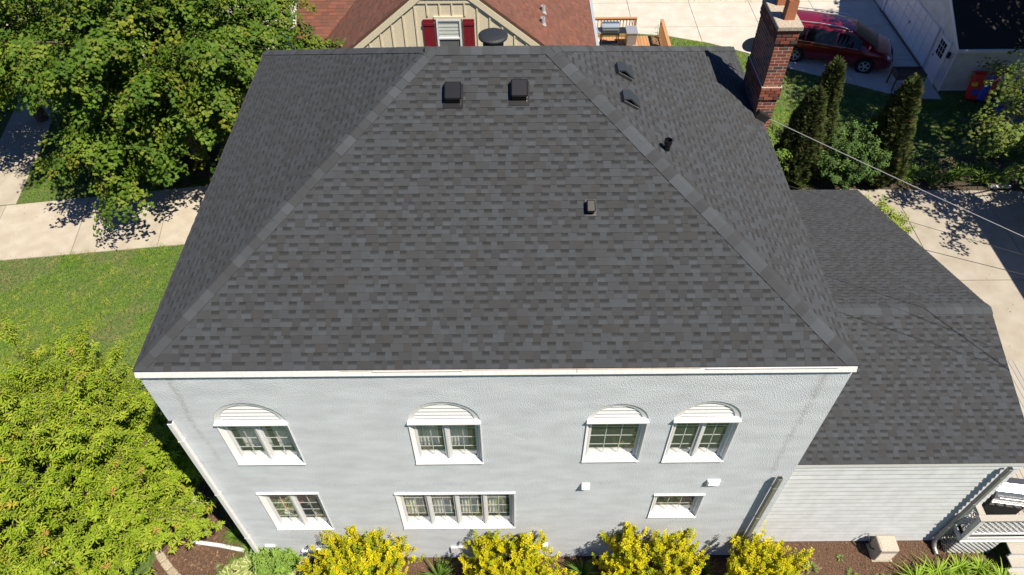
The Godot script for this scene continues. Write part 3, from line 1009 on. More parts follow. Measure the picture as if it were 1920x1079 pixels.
func build_house() -> void:
	var house := thing("stucco_house", "light grey stucco house with large dark hipped shingle roof and arched windows", "house")
	wall_front(house)
	# the other walls, floors and rooms
	bx(Vector3(0.2, EH - 0.05, DP), Vector3(-HW + 0.1, (EH - 0.05) * 0.5, -DP * 0.5 - 0.001), "side_wall", M.stucco_plain, house)
	bx(Vector3(0.2, EH - 0.05, DP), Vector3(HW - 0.1, (EH - 0.05) * 0.5, -DP * 0.5 - 0.001), "side_wall", M.stucco_plain, house)
	bx(Vector3(HW * 2 - 0.4, EH - 0.05, 0.2), Vector3(0, (EH - 0.05) * 0.5, -DP + 0.1), "back_wall", M.stucco_plain, house)
	bx(Vector3(HW * 2 - 0.4, 0.15, 4.0), Vector3(0, 0.7, -2.21), "lower_floor", M.room_floor, house)
	bx(Vector3(HW * 2 - 0.4, 0.25, 4.0), Vector3(0, 4.0, -2.21), "upper_floor", M.room_floor, house)
	bx(Vector3(HW * 2 - 0.4, 0.1, 4.0), Vector3(0, 7.4, -2.21), "room_ceiling", M.room, house)
	bx(Vector3(HW * 2 - 0.4, 7.3, 0.1), Vector3(0, 3.7, -4.3), "room_wall", M.room, house)
	for x in [-2.9, 0.9, 3.0]:
		bx(Vector3(0.1, 3.2, 3.8), Vector3(x, 5.75, -2.3), "partition", M.room, house)
	for x in [-3.1, 2.2]:
		bx(Vector3(0.1, 3.0, 3.8), Vector3(x, 2.35, -2.3), "partition", M.room, house)
	for w in WIN:
		window(house, w)
	curtain(house, -5.12, -4.55, 4.95, 6.34, -0.36, M.curtain)
	curtain(house, -4.42, -4.1, 4.95, 6.34, -0.36, M.curtain)
	curtain(house, -1.6, -1.2, 4.95, 6.34, -0.36, M.curtain)
	curtain(house, -0.98, -0.62, 4.95, 6.34, -0.36, M.curtain)
	for k in 4:
		var a := -2.2 + k * 0.625
		curtain(house, a + 0.02, a + 0.42, 1.85, 3.45, -0.33, M.blind, "blind")
	# fascia, drip edge and worn board joint
	var mb := MB.new()
	var fx := HW + 0.02
	mb.quad(Vector3(-fx, EH - 0.145, 0.052), Vector3(fx, EH - 0.145, 0.052), Vector3(fx, EH - 0.035, 0.012), Vector3(-fx, EH - 0.035, 0.012))
	mb.quad(Vector3(-fx, EH - 0.145, -0.01), Vector3(fx, EH - 0.145, -0.01), Vector3(fx, EH - 0.145, 0.052), Vector3(-fx, EH - 0.145, 0.052))
	mb.quad(Vector3(-fx, EH - 0.145, -0.01), Vector3(-fx, EH - 0.145, 0.052), Vector3(-fx, EH - 0.035, 0.012), Vector3(-fx, EH - 0.035, -0.01))
	mb.quad(Vector3(fx, EH - 0.145, 0.052), Vector3(fx, EH - 0.145, -0.01), Vector3(fx, EH - 0.035, -0.01), Vector3(fx, EH - 0.035, 0.012))
	obj("fascia", mb, M.white_old, house)
	mb = MB.new()
	mb.box(Vector3(0.4, EH - 0.042, 0.01), Vector3(6.0, 0.008, 0.024))
	obj("drip_edge", mb, M.rust_wood, house)
	bx(Vector3(0.01, 0.135, 0.004), Vector3(1.35, EH - 0.1, 0.034), "board_joint", M.joint, house, Basis(Vector3.RIGHT, -0.32))
	bx(Vector3(2.2, 0.012, 0.012), Vector3(4.6, EH - 0.04, 0.034), "drip_edge", M.white, house)
	bx(Vector3(1.5, 0.012, 0.012), Vector3(-1.3, EH - 0.0405, 0.034), "drip_edge", M.white, house)
	# small fittings on the wall
	var hood := MB.new()
	hood.quad(Vector3(1.70, 3.83, 0.1), Vector3(1.87, 3.83, 0.1), Vector3(1.87, 3.97, 0.005), Vector3(1.70, 3.97, 0.005))
	hood.tri(Vector3(1.70, 3.83, 0.1), Vector3(1.70, 3.97, 0.005), Vector3(1.70, 3.83, 0.005))
	hood.tri(Vector3(1.87, 3.83, 0.1), Vector3(1.87, 3.83, 0.005), Vector3(1.87, 3.97, 0.005))
	obj("vent_hood", hood, M.stucco_plain, house)
	var dv := Node3D.new()
	dv.name = "wall_vent"
	house.add_child(dv)
	bx(Vector3(0.27, 0.17, 0.06), Vector3(4.44, 3.97, 0.03), "vent_box", M.white_old, dv)
	for k in 4:
		bx(Vector3(0.22, 0.01, 0.02), Vector3(4.44, 3.92 + k * 0.034, 0.066), "louver", M.white, dv, Basis(Vector3.RIGHT, 0.6))
	bx(Vector3(0.13, 0.12, 0.1), Vector3(1.02, 0.80, 0.05), "outlet_box", M.white, house)
	bx(Vector3(0.24, 0.07, 0.05), Vector3(-5.58, 0.85, 0.025), "outlet_box", M.stucco_plain, house)
	bx(Vector3(0.75, 0.07, 0.07), Vector3(-4.5, 0.57, 0.035), "basement_sill", M.white, house)
	bx(Vector3(0.5, 0.3, 0.05), Vector3(-1.0, 0.55, 0.025), "basement_window", M.white, house)
	downspout(house, -5.945, 0.055, 6.56, 0.22, "downspout", M.white)
	var ms := MB.new()
	ms.bar(Vector3(-5.945, 0.27, 0.06), Vector3(-6.02, 0.1, 0.16), 0.1, 0.085)
	obj("spout_elbow", ms, M.white, house)
	downspout(house, 5.73, 0.095, 4.28, 0.15, "downspout", M.galv)
	house_roof(house)
	roof_vents(house)
	chimney(house)

# ---------------------------------------------------------------- wing with lap siding
const WX0 := 6.02
const WX1 := 11.25
const WZF := -0.35
const WEF := 4.1
const WRZ := -3.67
const WRY := 5.14
const WZB := -10.58
const WEB := 2.73
func build_wing() -> void:
	var o := thing("side_wing", "low wing with pale lap siding and dark gable roof joined to the stucco house", "building")
	# siding boards
	var wx1 := WX1 - 0.17
	var n := 20
	var hgt := 3.93 / n
	for k in n:
		var mb := MB.new()
		var y0 := 0.05 + k * hgt
		var y1 := y0 + hgt + 0.008
		var jog := 0.0015 * sin(k * 2.3)
		mb.quad(Vector3(WX0, y0, WZF + 0.036 + jog), Vector3(wx1, y0, WZF + 0.036 - jog), Vector3(wx1, y1, WZF + 0.004), Vector3(WX0, y1, WZF + 0.004))
		mb.quad(Vector3(WX0, y0, WZF), Vector3(wx1, y0, WZF), Vector3(wx1, y0, WZF + 0.036 - jog), Vector3(WX0, y0, WZF + 0.036 + jog))
		obj("siding_board", mb, M.siding, o)
	bx(Vector3(wx1 - WX0, 3.98, 0.1), Vector3((WX0 + wx1) * 0.5, 1.99, WZF - 0.05), "front_wall", M.siding, o)
	var sw := MB.new()
	var prof := PackedVector2Array([Vector2(WZF - 0.1, 0), Vector2(WZF - 0.1, WEF - 0.1), Vector2(WRZ, WRY - 0.1), Vector2(WZB + 0.15, WEB - 0.02), Vector2(WZB + 0.15, 0)])
	for i in range(1, 4):
		sw.tri(Vector3(wx1, prof[0].y, prof[0].x), Vector3(wx1, prof[i + 1].y, prof[i + 1].x), Vector3(wx1, prof[i].y, prof[i].x))
		sw.tri(Vector3(wx1 - 0.15, prof[0].y, prof[0].x), Vector3(wx1 - 0.15, prof[i].y, prof[i].x), Vector3(wx1 - 0.15, prof[i + 1].y, prof[i + 1].x))
	obj("gable_wall", sw, M.siding, o)
	bx(Vector3(wx1 - WX0, WEB - 0.1, 0.1), Vector3((WX0 + wx1) * 0.5, (WEB - 0.1) * 0.5, WZB + 0.2), "back_wall", M.siding, o)
	# white eave board
	var fb := MB.new()
	fb.box(Vector3((WX0 + WX1) * 0.5, WEF - 0.09, WZF + 0.03), Vector3(WX1 - WX0, 0.12, 0.04))
	obj("fascia", fb, M.white, o)
	bx(Vector3(WX1 - WX0, 0.02, 0.03), Vector3((WX0 + WX1) * 0.5, WEF - 0.16, WZF + 0.03), "frieze", M.white, o)
	# roof
	var roof := Node3D.new()
	roof.name = "roof"
	o.add_child(roof)
	var f0 := Vector3(WX0, WEF, WZF + 0.06)
	var f1 := Vector3(WX1, WEF, WZF + 0.06)
	var r0 := Vector3(WX0, WRY, WRZ)
	var r1 := Vector3(WX1, WRY, WRZ)
	var b0 := Vector3(WX0, WEB, WZB)
	var b1 := Vector3(WX1, WEB, WZB)
	for f in [[f0, f1, r1, r0], [b1, b0, r0, r1]]:
		var mb := MB.new()
		slab_poly(mb, f, 0.03)
		obj("roof_deck", mb, M.deck_felt, roof)
	var V := (r0 - f0)
	var L := V.length()
	V /= L
	var w := WX1 - WX0 + 0.02
	var c0 := func(_v: float) -> float: return 0.0
	var c1 := func(_v: float) -> float: return w
	var made := shingle_slope(roof, f0, Vector3.RIGHT, V, L, c0, c1, 200, 61, M.shingle)
	var V2 := (r1 - b1)
	var L2 := V2.length()
	V2 /= L2
	shingle_slope(roof, b1 + Vector3(0.02, 0, 0), Vector3.LEFT, V2, L2, c0, c1, 300 - made, 62, M.shingle)
	var nf := Vector3(0, -V.z, V.y).normalized()
	var nb := Vector3(0, V2.z, -V2.y).normalized()
	cap_row(roof, r0, r1 + Vector3(0.03, 0, 0), nf, nb, 0.21, 0.17, 63, M.shingle, "ridge_cap")
	# rake board
	var rk := MB.new()
	rk.bar(f1 + Vector3(-0.03, -0.1, 0), r1 + Vector3(-0.03, -0.1, 0), 0.04, 0.14)
	rk.bar(r1 + Vector3(-0.03, -0.1, 0), b1 + Vector3(-0.03, -0.1, 0), 0.04, 0.14)
	obj("rake_board", rk, M.white_old, o)
	# downspout near the deck
	var d := downspout(o, 10.74, WZF + 0.12, 3.98, 0.35, "downspout", M.galv)
	var me := MB.new()
	me.tube([Vector3(10.74, 0.38, WZF + 0.12), Vector3(10.74, 0.2, WZF + 0.14), Vector3(10.74, 0.1, WZF + 0.25), Vector3(10.75, 0.07, WZF + 0.4)], [0.05, 0.055, 0.055, 0.055], 8)
	obj("spout_elbow", me, M.galv, o)

func lattice(parent: Node, a: Vector3, b: Vector3, y0: float, y1: float, m: Material, step := 0.085, w := 0.032) -> void:
	# crossed slats between a and b (plan), from y0 to y1
	var L := Vector2(b.x - a.x, b.z - a.z).length()
	var d := (b - a).normalized()
	var nrm := Vector3(-d.z, 0, d.x)
	var h := y1 - y0
	for layer in 2:
		var t := -h
		while t < L:
			var s0 := t
			var s1 := t + h
			var ya := y0
			var yb := y1
			if s0 < 0:
				ya = y0 - s0
				s0 = 0
			if s1 > L:
				yb = y1 - (s1 - L)
				s1 = L
			if s1 - s0 > 0.02:
				var pa := a + d * (s0 if layer == 0 else L - s0)
				var pb := a + d * (s1 if layer == 0 else L - s1)
				pa.y = ya
				pb.y = yb
				var mb := MB.new()
				mb.bar(pa + nrm * (0.006 * (layer * 2 - 1)), pb + nrm * (0.006 * (layer * 2 - 1)), 0.01, w, nrm.cross(d) if false else Vector3.UP.cross(nrm).cross(nrm) * -1.0)
				obj("lattice_slat", mb, m, parent)
			t += step * 1.414

func build_side_deck() -> void:
	var o := thing("side_deck", "raised grey deck with white lattice skirt and railing beside the wing", "deck", Vector3(11.0, 0, 0))
	# local: x right, front edge at z = 0
	var top := 0.98
	var len := 3.6
	var k := 0
	var x := 0.08
	var r := RandomNumberGenerator.new()
	r.seed = 4
	while x < len:
		var mb := MB.new()
		mb.col = Color(1, 1, 1) * r.randf_range(0.85, 1.1)
		mb.cbox(Vector3(x + 0.065, top - 0.015, -2.6), Vector3(0.132, 0.03, 5.1), 0.004)
		obj("deck_board", mb, M.deck_grey, o)
		x += 0.14
	# rim boards
	bx(Vector3(len, 0.16, 0.03), Vector3(len * 0.5, top - 0.1, 0.0), "rim_board", M.white_old, o)
	bx(Vector3(len, 0.03, 0.07), Vector3(len * 0.5, top - 0.19, 0.01), "rim_trim", M.white, o)
	bx(Vector3(0.03, 0.16, 0.34), Vector3(-0.015, top - 0.1, -0.17), "rim_board", M.white_old, o)
	bx(Vector3(0.03, 0.1, 4.8), Vector3(len, top - 0.12, -2.5), "rim_board", M.white_old, o)
	# lattice skirt: side and front
	lattice(o, Vector3(0, 0, -0.32), Vector3(0, 0, 0), 0.02, top - 0.2, M.deck_grey_plain)
	lattice(o, Vector3(0.02, 0, 0.0), Vector3(1.05, 0, 0.0), 0.02, top - 0.2, M.white)
	# railing
	for q in [Vector3(0.04, 0, -0.02), Vector3(1.8, 0, -0.02), Vector3(3.5, 0, -0.02)]:
		bx(Vector3(0.1, 1.1, 0.1), q + Vector3(0, top + 0.42, 0), "rail_post", M.white_old, o)
	bx(Vector3(len, 0.045, 0.15), Vector3(len * 0.5 - 0.06, top + 1.0, -0.02), "rail_cap", M.deck_grey_plain, o)
	bx(Vector3(0.15, 0.044, 0.34), Vector3(0.04, top + 0.998, -0.27), "rail_cap", M.deck_grey_plain, o)
	bx(Vector3(len, 0.07, 0.05), Vector3(len * 0.5, top + 0.9, -0.02), "top_rail", M.white_old, o)
	bx(Vector3(len, 0.07, 0.05), Vector3(len * 0.5, top + 0.16, -0.02), "bottom_rail", M.white, o)
	lattice(o, Vector3(0.1, 0, -0.02), Vector3(1.75, 0, -0.02), top + 0.2, top + 0.86, M.white, 0.1, 0.03)
	lattice(o, Vector3(0.04, 0, -0.34), Vector3(0.04, 0, -0.08), top + 0.2, top + 0.86, M.white, 0.1, 0.03)
	# steps at the front
	for q in 3:
		bx(Vector3(1.3, 0.04, 0.3), Vector3(1.85, 0.25 + q * 0.2, 0.62 - q * 0.24), "step_tread", M.deck_grey_plain, o)
		bx(Vector3(1.26, 0.16, 0.03), Vector3(1.85, 0.15 + q * 0.2, 0.74 - q * 0.24), "step_riser", M.white, o)
	# grill on the deck
	var g := thing("gas_grill", "stainless steel gas grill with rounded hood on the grey side deck", "grill", Vector3(11.95, top, -0.72), -0.15)
	var mb := MB.new()
	var sec := [[-0.3, 0.9], [-0.3, 1.05], [-0.2, 1.22], [0.0, 1.28], [0.18, 1.2], [0.27, 1.04], [0.28, 0.9]]
	for i in sec.size() - 1:
		mb.quad(Vector3(-0.42, sec[i + 1][1], sec[i + 1][0]), Vector3(-0.42, sec[i][1], sec[i][0]), Vector3(0.42, sec[i][1], sec[i][0]), Vector3(0.42, sec[i + 1][1], sec[i + 1][0]))
		for sx in [-0.42, 0.42]:
			mb.tri(Vector3(sx, 0.9, 0), Vector3(sx, sec[i][1], sec[i][0]), Vector3(sx, sec[i + 1][1], sec[i + 1][0]))
	obj("hood", mb, M.steel, g)
	bx(Vector3(0.86, 0.16, 0.56), Vector3(0, 0.82, 0), "firebox", M.black_metal, g)
	bx(Vector3(0.84, 0.13, 0.03), Vector3(0, 0.81, 0.3), "control_panel", M.steel, g)
	for q in 4:
		var kn := MB.new()
		kn.lathe(Vector3(-0.3 + q * 0.2, 0.81, 0.33), [[0.03, -0.01], [0.03, 0.02], [0.0, 0.025]], 10, Basis(Vector3.RIGHT, PI / 2))
		obj("knob", kn, M.black_plastic, g)
	for sx in [-1, 1]:
		bx(Vector3(0.3, 0.04, 0.5), Vector3(sx * 0.59, 0.86, 0), "side_shelf", M.black_metal if sx < 0 else M.steel, g)
	bx(Vector3(0.8, 0.7, 0.5), Vector3(0, 0.38, 0), "cabinet", M.black_metal, g)
	for sx in [-1, 1]:
		for sz in [-1, 1]:
			bx(Vector3(0.05, 0.04, 0.05), Vector3(sx * 0.36, 0.02, sz * 0.2), "foot", M.rubber, g)
	mb = MB.new()
	mb.tube([Vector3(-0.34, 1.08, 0.3), Vector3(0.34, 1.08, 0.3)], [0.014, 0.014], 8)
	obj("hood_handle", mb, M.steel, g)
	# teal cushion box at the far end of the deck
	var cu := thing("deck_bench", "teal cushioned bench on the side deck behind the wing roof", "bench", Vector3(12.4, top, -3.6))
	bx(Vector3(1.2, 0.36, 0.5), Vector3(0, 0.18, 0), "bench_box", M.white_old, cu)
	var cm := MB.new()
	cm.cbox(Vector3(0, 0.42, 0), Vector3(1.22, 0.12, 0.54), 0.035)
	obj("cushion", cm, M.teal, cu)

func build_condenser() -> void:
	var o := thing("heat_pump_unit", "small beige utility unit with grille standing against the pale siding", "utility box", Vector3(9.36, 0.0, -0.02), 0.0)
	var mb := MB.new()
	mb.col = Color(1, 1, 1)
	mb.cbox(Vector3(0, 0.32, 0), Vector3(0.46, 0.6, 0.4), 0.02)
	obj("casing", mb, M.beige_box, o)
	for k in 9:
		bx(Vector3(0.38, 0.012, 0.012), Vector3(0, 0.1 + k * 0.045, 0.206), "louver", M.beige_box, o, Basis(Vector3.RIGHT, 0.6))
	bx(Vector3(0.36, 0.004, 0.3), Vector3(0, 0.624, 0), "top_panel", M.beige_box, o)
	bx(Vector3(0.5, 0.04, 0.46), Vector3(0, 0.02, 0), "pad", M.concrete_b, o)
	mb = MB.new()
	mb.tube([Vector3(-0.232, 0.3, 0.02), Vector3(-0.33, 0.36, 0.0), Vector3(-0.38, 0.5, -0.12), Vector3(-0.36, 0.55, -0.28)], [0.018, 0.018, 0.018, 0.018], 8)
	obj("hose", mb, M.black_plastic, o)

# ---------------------------------------------------------------- neighbour with brown roof
func brown_slope(parent: Node, O: Vector3, U: Vector3, V: Vector3, wid: float, len: float, sd: int, lo: Callable, hi: Callable) -> void:
	var r := RandomNumberGenerator.new()
	r.seed = sd
	var N := U.cross(V).normalized()
	var mb := MB.new()
	var e := 0.143
	var row := 0
	while row * e < len - 0.01:
		var v0 := row * e
		var v1 := minf((row + 1) * e + 0.004, len)
		var u: float = -r.randf() * 0.33
		while u < wid:
			var a0: float = maxf(u, lo.call(v0))
			var a1: float = minf(u + 0.305, hi.call(v0))
			var b0: float = maxf(u, lo.call(v1))
			var b1: float = minf(u + 0.305, hi.call(v1))
			u += 0.31
			if a1 - a0 < 0.01: continue
			if b1 < b0:
				b0 = (b0 + b1) * 0.5
				b1 = b0
			var h := r.randf_range(0.008, 0.014)
			if r.randf() < 0.1: h += 0.01
			var c := Color(0.205, 0.075, 0.048).lerp(Color(0.15, 0.07, 0.052), r.randf()) * r.randf_range(0.85, 1.15)
			mb.col = c
			var P := func(uu: float, vv: float, hh: float) -> Vector3: return O + U * uu + V * vv + N * hh
			mb.quad(P.call(a0, v0, h), P.call(a1, v0, h), P.call(b1, v1, 0.002), P.call(b0, v1, 0.002))
			mb.col = c * 0.6
			mb.quad(P.call(a0, v0, 0), P.call(a1, v0, 0), P.call(a1, v0, h), P.call(a0, v0, h))
		row += 1
	var o := obj("shingle_field", mb, M.brown_shingle, parent)
	o.set_meta("kind", "stuff")

func build_neighbour() -> void:
	var o := thing("cream_house", "cream board and batten house with brown roof and maroon shutters behind the grey roof", "house")
	var ax := -1.95
	var ay := 7.12
	var sl := 0.8
	var hw := 5.7
	var zf := -16.7
	var zb := -27.0
	var ze := zf + 0.05
	var ey := ay - sl * hw
	var roof := Node3D.new()
	roof.name = "roof"
	o.add_child(roof)
	var A := Vector3(ax, ay, ze)
	var L := Vector3(ax - hw, ey, ze)
	var R := Vector3(ax + hw, ey, ze)
	var back := Vector3(0, 0, zb - ze)
	for f in [[L, A, A + back, L + back], [A, R, R + back, A + back]]:
		var mb := MB.new()
		slab_poly(mb, f, 0.1)
		obj("roof_deck", mb, M.brown_deck, roof)
	var slope := Vector3(hw, sl * hw, 0).length()
	var c0 := func(_v: float) -> float: return 0.0
	var wid := ze - zb
	var c1 := func(_v: float) -> float: return wid
	brown_slope(roof, L + back + Vector3(0, 0.0, 0), Vector3(0, 0, 1), Vector3(1, sl, 0).normalized(), wid, slope, 71, c0, c1)
	brown_slope(roof, R, Vector3(0, 0, -1), Vector3(-1, sl, 0).normalized(), wid, slope, 72, c0, c1)
	# gable wall, boards and battens
	var gw := MB.new()
	gw.tri(Vector3(ax - hw + 0.3, ey - 0.1, zf), Vector3(ax + hw - 0.3, ey - 0.1, zf), Vector3(ax, ay - 0.12, zf))
	gw.quad(Vector3(ax - hw + 0.3, 0, zf), Vector3(ax + hw - 0.3, 0, zf), Vector3(ax + hw - 0.3, ey - 0.1, zf), Vector3(ax - hw + 0.3, ey - 0.1, zf))
	obj("gable_wall", gw, M.cream, o)
	bx(Vector3(0.2, ey - 0.1, wid - 0.8), Vector3(ax + hw - 0.42, (ey - 0.1) * 0.5, (zf + zb) * 0.5), "side_wall", M.cream, o)
	bx(Vector3(0.2, ey - 0.1, wid - 0.8), Vector3(ax - hw + 0.42, (ey - 0.1) * 0.5, (zf + zb) * 0.5), "side_wall", M.cream, o)
	var x := -6.0
	while x < 2.2:
		var yt := ay - 0.12 - sl * absf(x - ax) - 0.2
		var y0 := 2.5
		var inwin := x > -2.95 and x < -0.9
		if inwin: y0 = 5.46
		if yt > y0 + 0.05:
			bx(Vector3(0.05, minf(yt, 5.92) - y0, 0.03), Vector3(x, (minf(yt, 5.92) + y0) * 0.5, zf + 0.015), "batten", M.cream, o)
		x += 0.43
	bx(Vector3(2.3, 0.08, 0.032), Vector3(ax, 5.96, zf + 0.016), "batten", M.cream, o)
	for sx in [-1, 1]:
		var rb := MB.new()
		rb.bar(Vector3(ax, ay - 0.28, zf + 0.03), Vector3(ax + sx * (hw - 0.2), ay - 0.28 - sl * (hw - 0.2), zf + 0.03), 0.05, 0.2)
		obj("rake_trim", rb, M.cream, o)
		var fb := MB.new()
		fb.bar(Vector3(ax, ay - 0.1, ze - 0.02), Vector3(ax + sx * hw, ay - 0.1 - sl * hw, ze - 0.02), 0.03, 0.16)
		obj("rake_board", fb, M.cream, o)
	# louvered vent near the top
	for k in 4:
		bx(Vector3(1.5 - k * 0.3, 0.02, 0.04), Vector3(ax, 6.08 + k * 0.1, zf + 0.03), "louver", M.white, o, Basis(Vector3.RIGHT, 0.5))
	# window with shutters
	var win := Node3D.new()
	win.name = "window"
	o.add_child(win)
	var wx := -1.85
	bx(Vector3(0.9, 1.5, 0.02), Vector3(wx, 4.62, zf + 0.012), "backing", M.room, win)
	bx(Vector3(0.74, 0.66, 0.01), Vector3(wx, 4.98, zf + 0.03), "pane", M.glass, win)
	bx(Vector3(0.74, 0.66, 0.01), Vector3(wx, 4.3, zf + 0.026), "pane", M.glass, win)
	for k in 5:
		bx(Vector3(0.72, 0.10, 0.004), Vector3(wx, 4.72 + k * 0.13, zf + 0.0245), "blind_slat", M.blind, win)
	for sx in [-1, 1]:
		bx(Vector3(0.06, 1.46, 0.05), Vector3(wx + sx * 0.4, 4.62, zf + 0.04), "frame", M.white, win)
	for y in [5.32, 4.64, 3.93]:
		bx(Vector3(0.74, 0.06, 0.045), Vector3(wx, y, zf + 0.038), "frame", M.white, win)
	bx(Vector3(1.0, 0.1, 0.04), Vector3(wx, 5.41, zf + 0.03), "head_trim", M.cream, win)
	for sx in [-1, 1]:
		var sh := Node3D.new()
		sh.name = "shutter"
		o.add_child(sh, true)
		for k in 3:
			bx(Vector3(0.125, 1.42, 0.03), Vector3(wx + sx * 0.7 + (k - 1) * 0.129, 4.64, zf + 0.035), "shutter_plank", M.maroon, sh)
		bx(Vector3(0.4, 0.1, 0.022), Vector3(wx + sx * 0.7, 5.18, zf + 0.062), "shutter_brace", M.maroon, sh)
	# lower cross wing at the left
	var wz := -19.05
	var wy := 2.78
	var v := Vector3(0, sl, -1).normalized()
	var wl := -8.15
	var ln := 5.2
	var mbw := MB.new()
	var e0 := Vector3(wl, wy, wz)
	slab_poly(mbw, [e0, Vector3(-7.3, wy, wz), Vector3(-7.3, wy, wz) + Vector3(4.0, 3.2, -4.0), e0 + Vector3(0, 3.2, -4.0)], 0.1)
	obj("wing_deck", mbw, M.brown_deck, roof)
	brown_slope(roof, e0 + Vector3(0, 0.003, 0), Vector3.RIGHT, v, 5.0, ln, 73, c0, func(vv: float) -> float: return 0.85 + vv * 0.78)
	bx(Vector3(1.0, 0.1, 0.12), Vector3(wl + 0.4, wy - 0.06, wz + 0.08), "gutter", M.white, o)
	bx(Vector3(0.1, wy - 0.1, 6), Vector3(wl + 0.3, (wy - 0.1) * 0.5, wz - 3.4), "wing_wall", M.cream, o)
	bx(Vector3(2.4, wy - 0.1, 0.1), Vector3(wl + 1.4, (wy - 0.1) * 0.5, wz - 0.3), "wing_wall", M.cream, o)
	# gutter on the right eave and two vent pipes
	var gt := MB.new()
	gt.bar(R + Vector3(0.06, -0.02, 0), R + back + Vector3(0.06, -0.02, 0), 0.12, 0.1)
	obj("gutter", gt, M.slate_gutter, o)
	for q in [Vector3(1.54, 4.3, -19.1), Vector3(1.5, 4.33, -18.15)]:
		var pm := MB.new()
		pm.lathe(q, [[0.16, -0.12], [0.1, 0.05], [0.09, 0.06], [0.085, 0.26], [0.06, 0.26], [0.055, 0.15], [0, 0.15]], 12)
		obj("vent_pipe", pm, M.dish, o)

# ---------------------------------------------------------------- white garage at the back right
func build_garage() -> void:
	var o := thing("white_garage", "white detached garage with panelled overhead door and black roof", "garage")
	var gx := 18.75
	var zf := -20.15
	var eh := 2.1
	var rz := -24.6
	var ry := 4.8
	var zb := -29.0
	# gable wall to the left, in boards above the doors
	var gw := MB.new()
	gw.quad(Vector3(gx, 0, zb), Vector3(gx, 0, zf), Vector3(gx, eh, zf), Vector3(gx, eh, zb))
	gw.tri(Vector3(gx, eh, zb), Vector3(gx, eh, zf), Vector3(gx, ry, rz))
	obj("gable_wall", gw, M.siding_shade, o)
	for k in 13:
		var y0 := 2.02 + k * 0.16
		var t := (y0 - eh) / (ry - eh)
		var za := zf if t < 0 else lerpf(zf, rz, t)
		var zc := zb if t < 0 else lerpf(zb, rz, t)
		var mb := MB.new()
		mb.quad(Vector3(gx - 0.02, y0, zc), Vector3(gx - 0.02, y0, za), Vector3(gx - 0.004, y0 + 0.16, za - 0.2), Vector3(gx - 0.004, y0 + 0.16, zc + 0.2))
		obj("siding_board", mb, M.siding_shade, o)
	for k in 13:
		var y0 := 0.02 + k * 0.155
		var mb := MB.new()
		mb.quad(Vector3(gx, y0, zf + 0.02), Vector3(gx + 8, y0, zf + 0.02), Vector3(gx + 8, y0 + 0.16, zf + 0.004), Vector3(gx, y0 + 0.16, zf + 0.004))
		mb.quad(Vector3(gx, y0, zf), Vector3(gx + 8, y0, zf), Vector3(gx + 8, y0, zf + 0.02), Vector3(gx, y0, zf + 0.02))
		obj("siding_board", mb, M.siding_shade, o)
	bx(Vector3(8, eh, 0.1), Vector3(gx + 4.0, eh * 0.5, zf - 0.055), "front_wall", M.siding_shade, o)
	bx(Vector3(8, eh, 0.1), Vector3(gx + 4.0, eh * 0.5, zb + 0.055), "back_wall", M.siding_shade, o)
	bx(Vector3(0.05, eh, 0.1), Vector3(gx + 0.005, eh * 0.5, zf + 0.01), "corner_board", M.white, o)
	var rf := MB.new()
	slab_poly(rf, [Vector3(gx - 0.12, eh, zf + 0.2), Vector3(gx + 8.2, eh, zf + 0.2), Vector3(gx + 8.2, ry + 0.05, rz), Vector3(gx - 0.12, ry + 0.05, rz)], 0.06)
	slab_poly(rf, [Vector3(gx - 0.12, ry + 0.05, rz), Vector3(gx + 8.2, ry + 0.05, rz), Vector3(gx + 8.2, eh, zb - 0.2), Vector3(gx - 0.12, eh, zb - 0.2)], 0.06)
	obj("roof", rf, M.black_roof, o)
	var rk := MB.new()
	rk.bar(Vector3(gx - 0.13, eh - 0.05, zf + 0.2), Vector3(gx - 0.13, ry, rz), 0.03, 0.14)
	rk.bar(Vector3(gx - 0.13, eh - 0.05, zb - 0.2), Vector3(gx - 0.13, ry, rz), 0.03, 0.14)
	obj("rake_board", rk, M.white, o)
	bx(Vector3(8.3, 0.13, 0.1), Vector3(gx + 4.02, eh - 0.07, zf + 0.24), "gutter", M.white, o)
	# overhead door with panels
	var dr := Node3D.new()
	dr.name = "garage_door"
	o.add_child(dr)
	var dz0 := -22.0
	var dz1 := -26.9
	for r in 4:
		for c in 8:
			var hz := (dz0 - dz1) / 8.0
			var mb := MB.new()
			mb.cbox(Vector3(gx - 0.03, 0.28 + r * 0.47, dz0 - hz * (c + 0.5)), Vector3(0.035, 0.45, hz - 0.025), 0.012)
			obj("door_panel", mb, M.white, dr)
	bx(Vector3(0.03, 1.95, 5.0), Vector3(gx - 0.012, 0.98, (dz0 + dz1) * 0.5), "door_leaf", M.siding_shade, dr)
	bx(Vector3(0.03, 0.14, 0.03), Vector3(gx - 0.06, 0.95, -24.3), "handle", M.black_metal, dr)
	for q in [dz0 + 0.1, dz1 - 0.1]:
		bx(Vector3(0.12, 2.0, 0.14), Vector3(gx - 0.04, 1.0, q), "door_post", M.white, o)
	# small entry door
	var ed := Node3D.new()
	ed.name = "entry_door"
	o.add_child(ed)
	bx(Vector3(0.05, 1.9, 0.86), Vector3(gx - 0.025, 0.96, -21.15), "leaf", M.white, ed)
	for r in 3:
		for c in 3:
			bx(Vector3(0.012, 0.2, 0.16), Vector3(gx - 0.052, 1.2 + r * 0.23, -21.35 + c * 0.2), "pane", M.car_glass, ed)
	bx(Vector3(0.05, 0.04, 0.06), Vector3(gx - 0.07, 0.95, -21.5), "handle", M.black_metal, ed)
	for q in [-21.63, -20.67]:
		bx(Vector3(0.07, 1.98, 0.09), Vector3(gx - 0.03, 0.99, q), "door_trim", M.white, o)
	bx(Vector3(0.03, 0.16, 5.6), Vector3(gx - 0.09, 0.05, -24.4), "kick_board", M.joint, o)
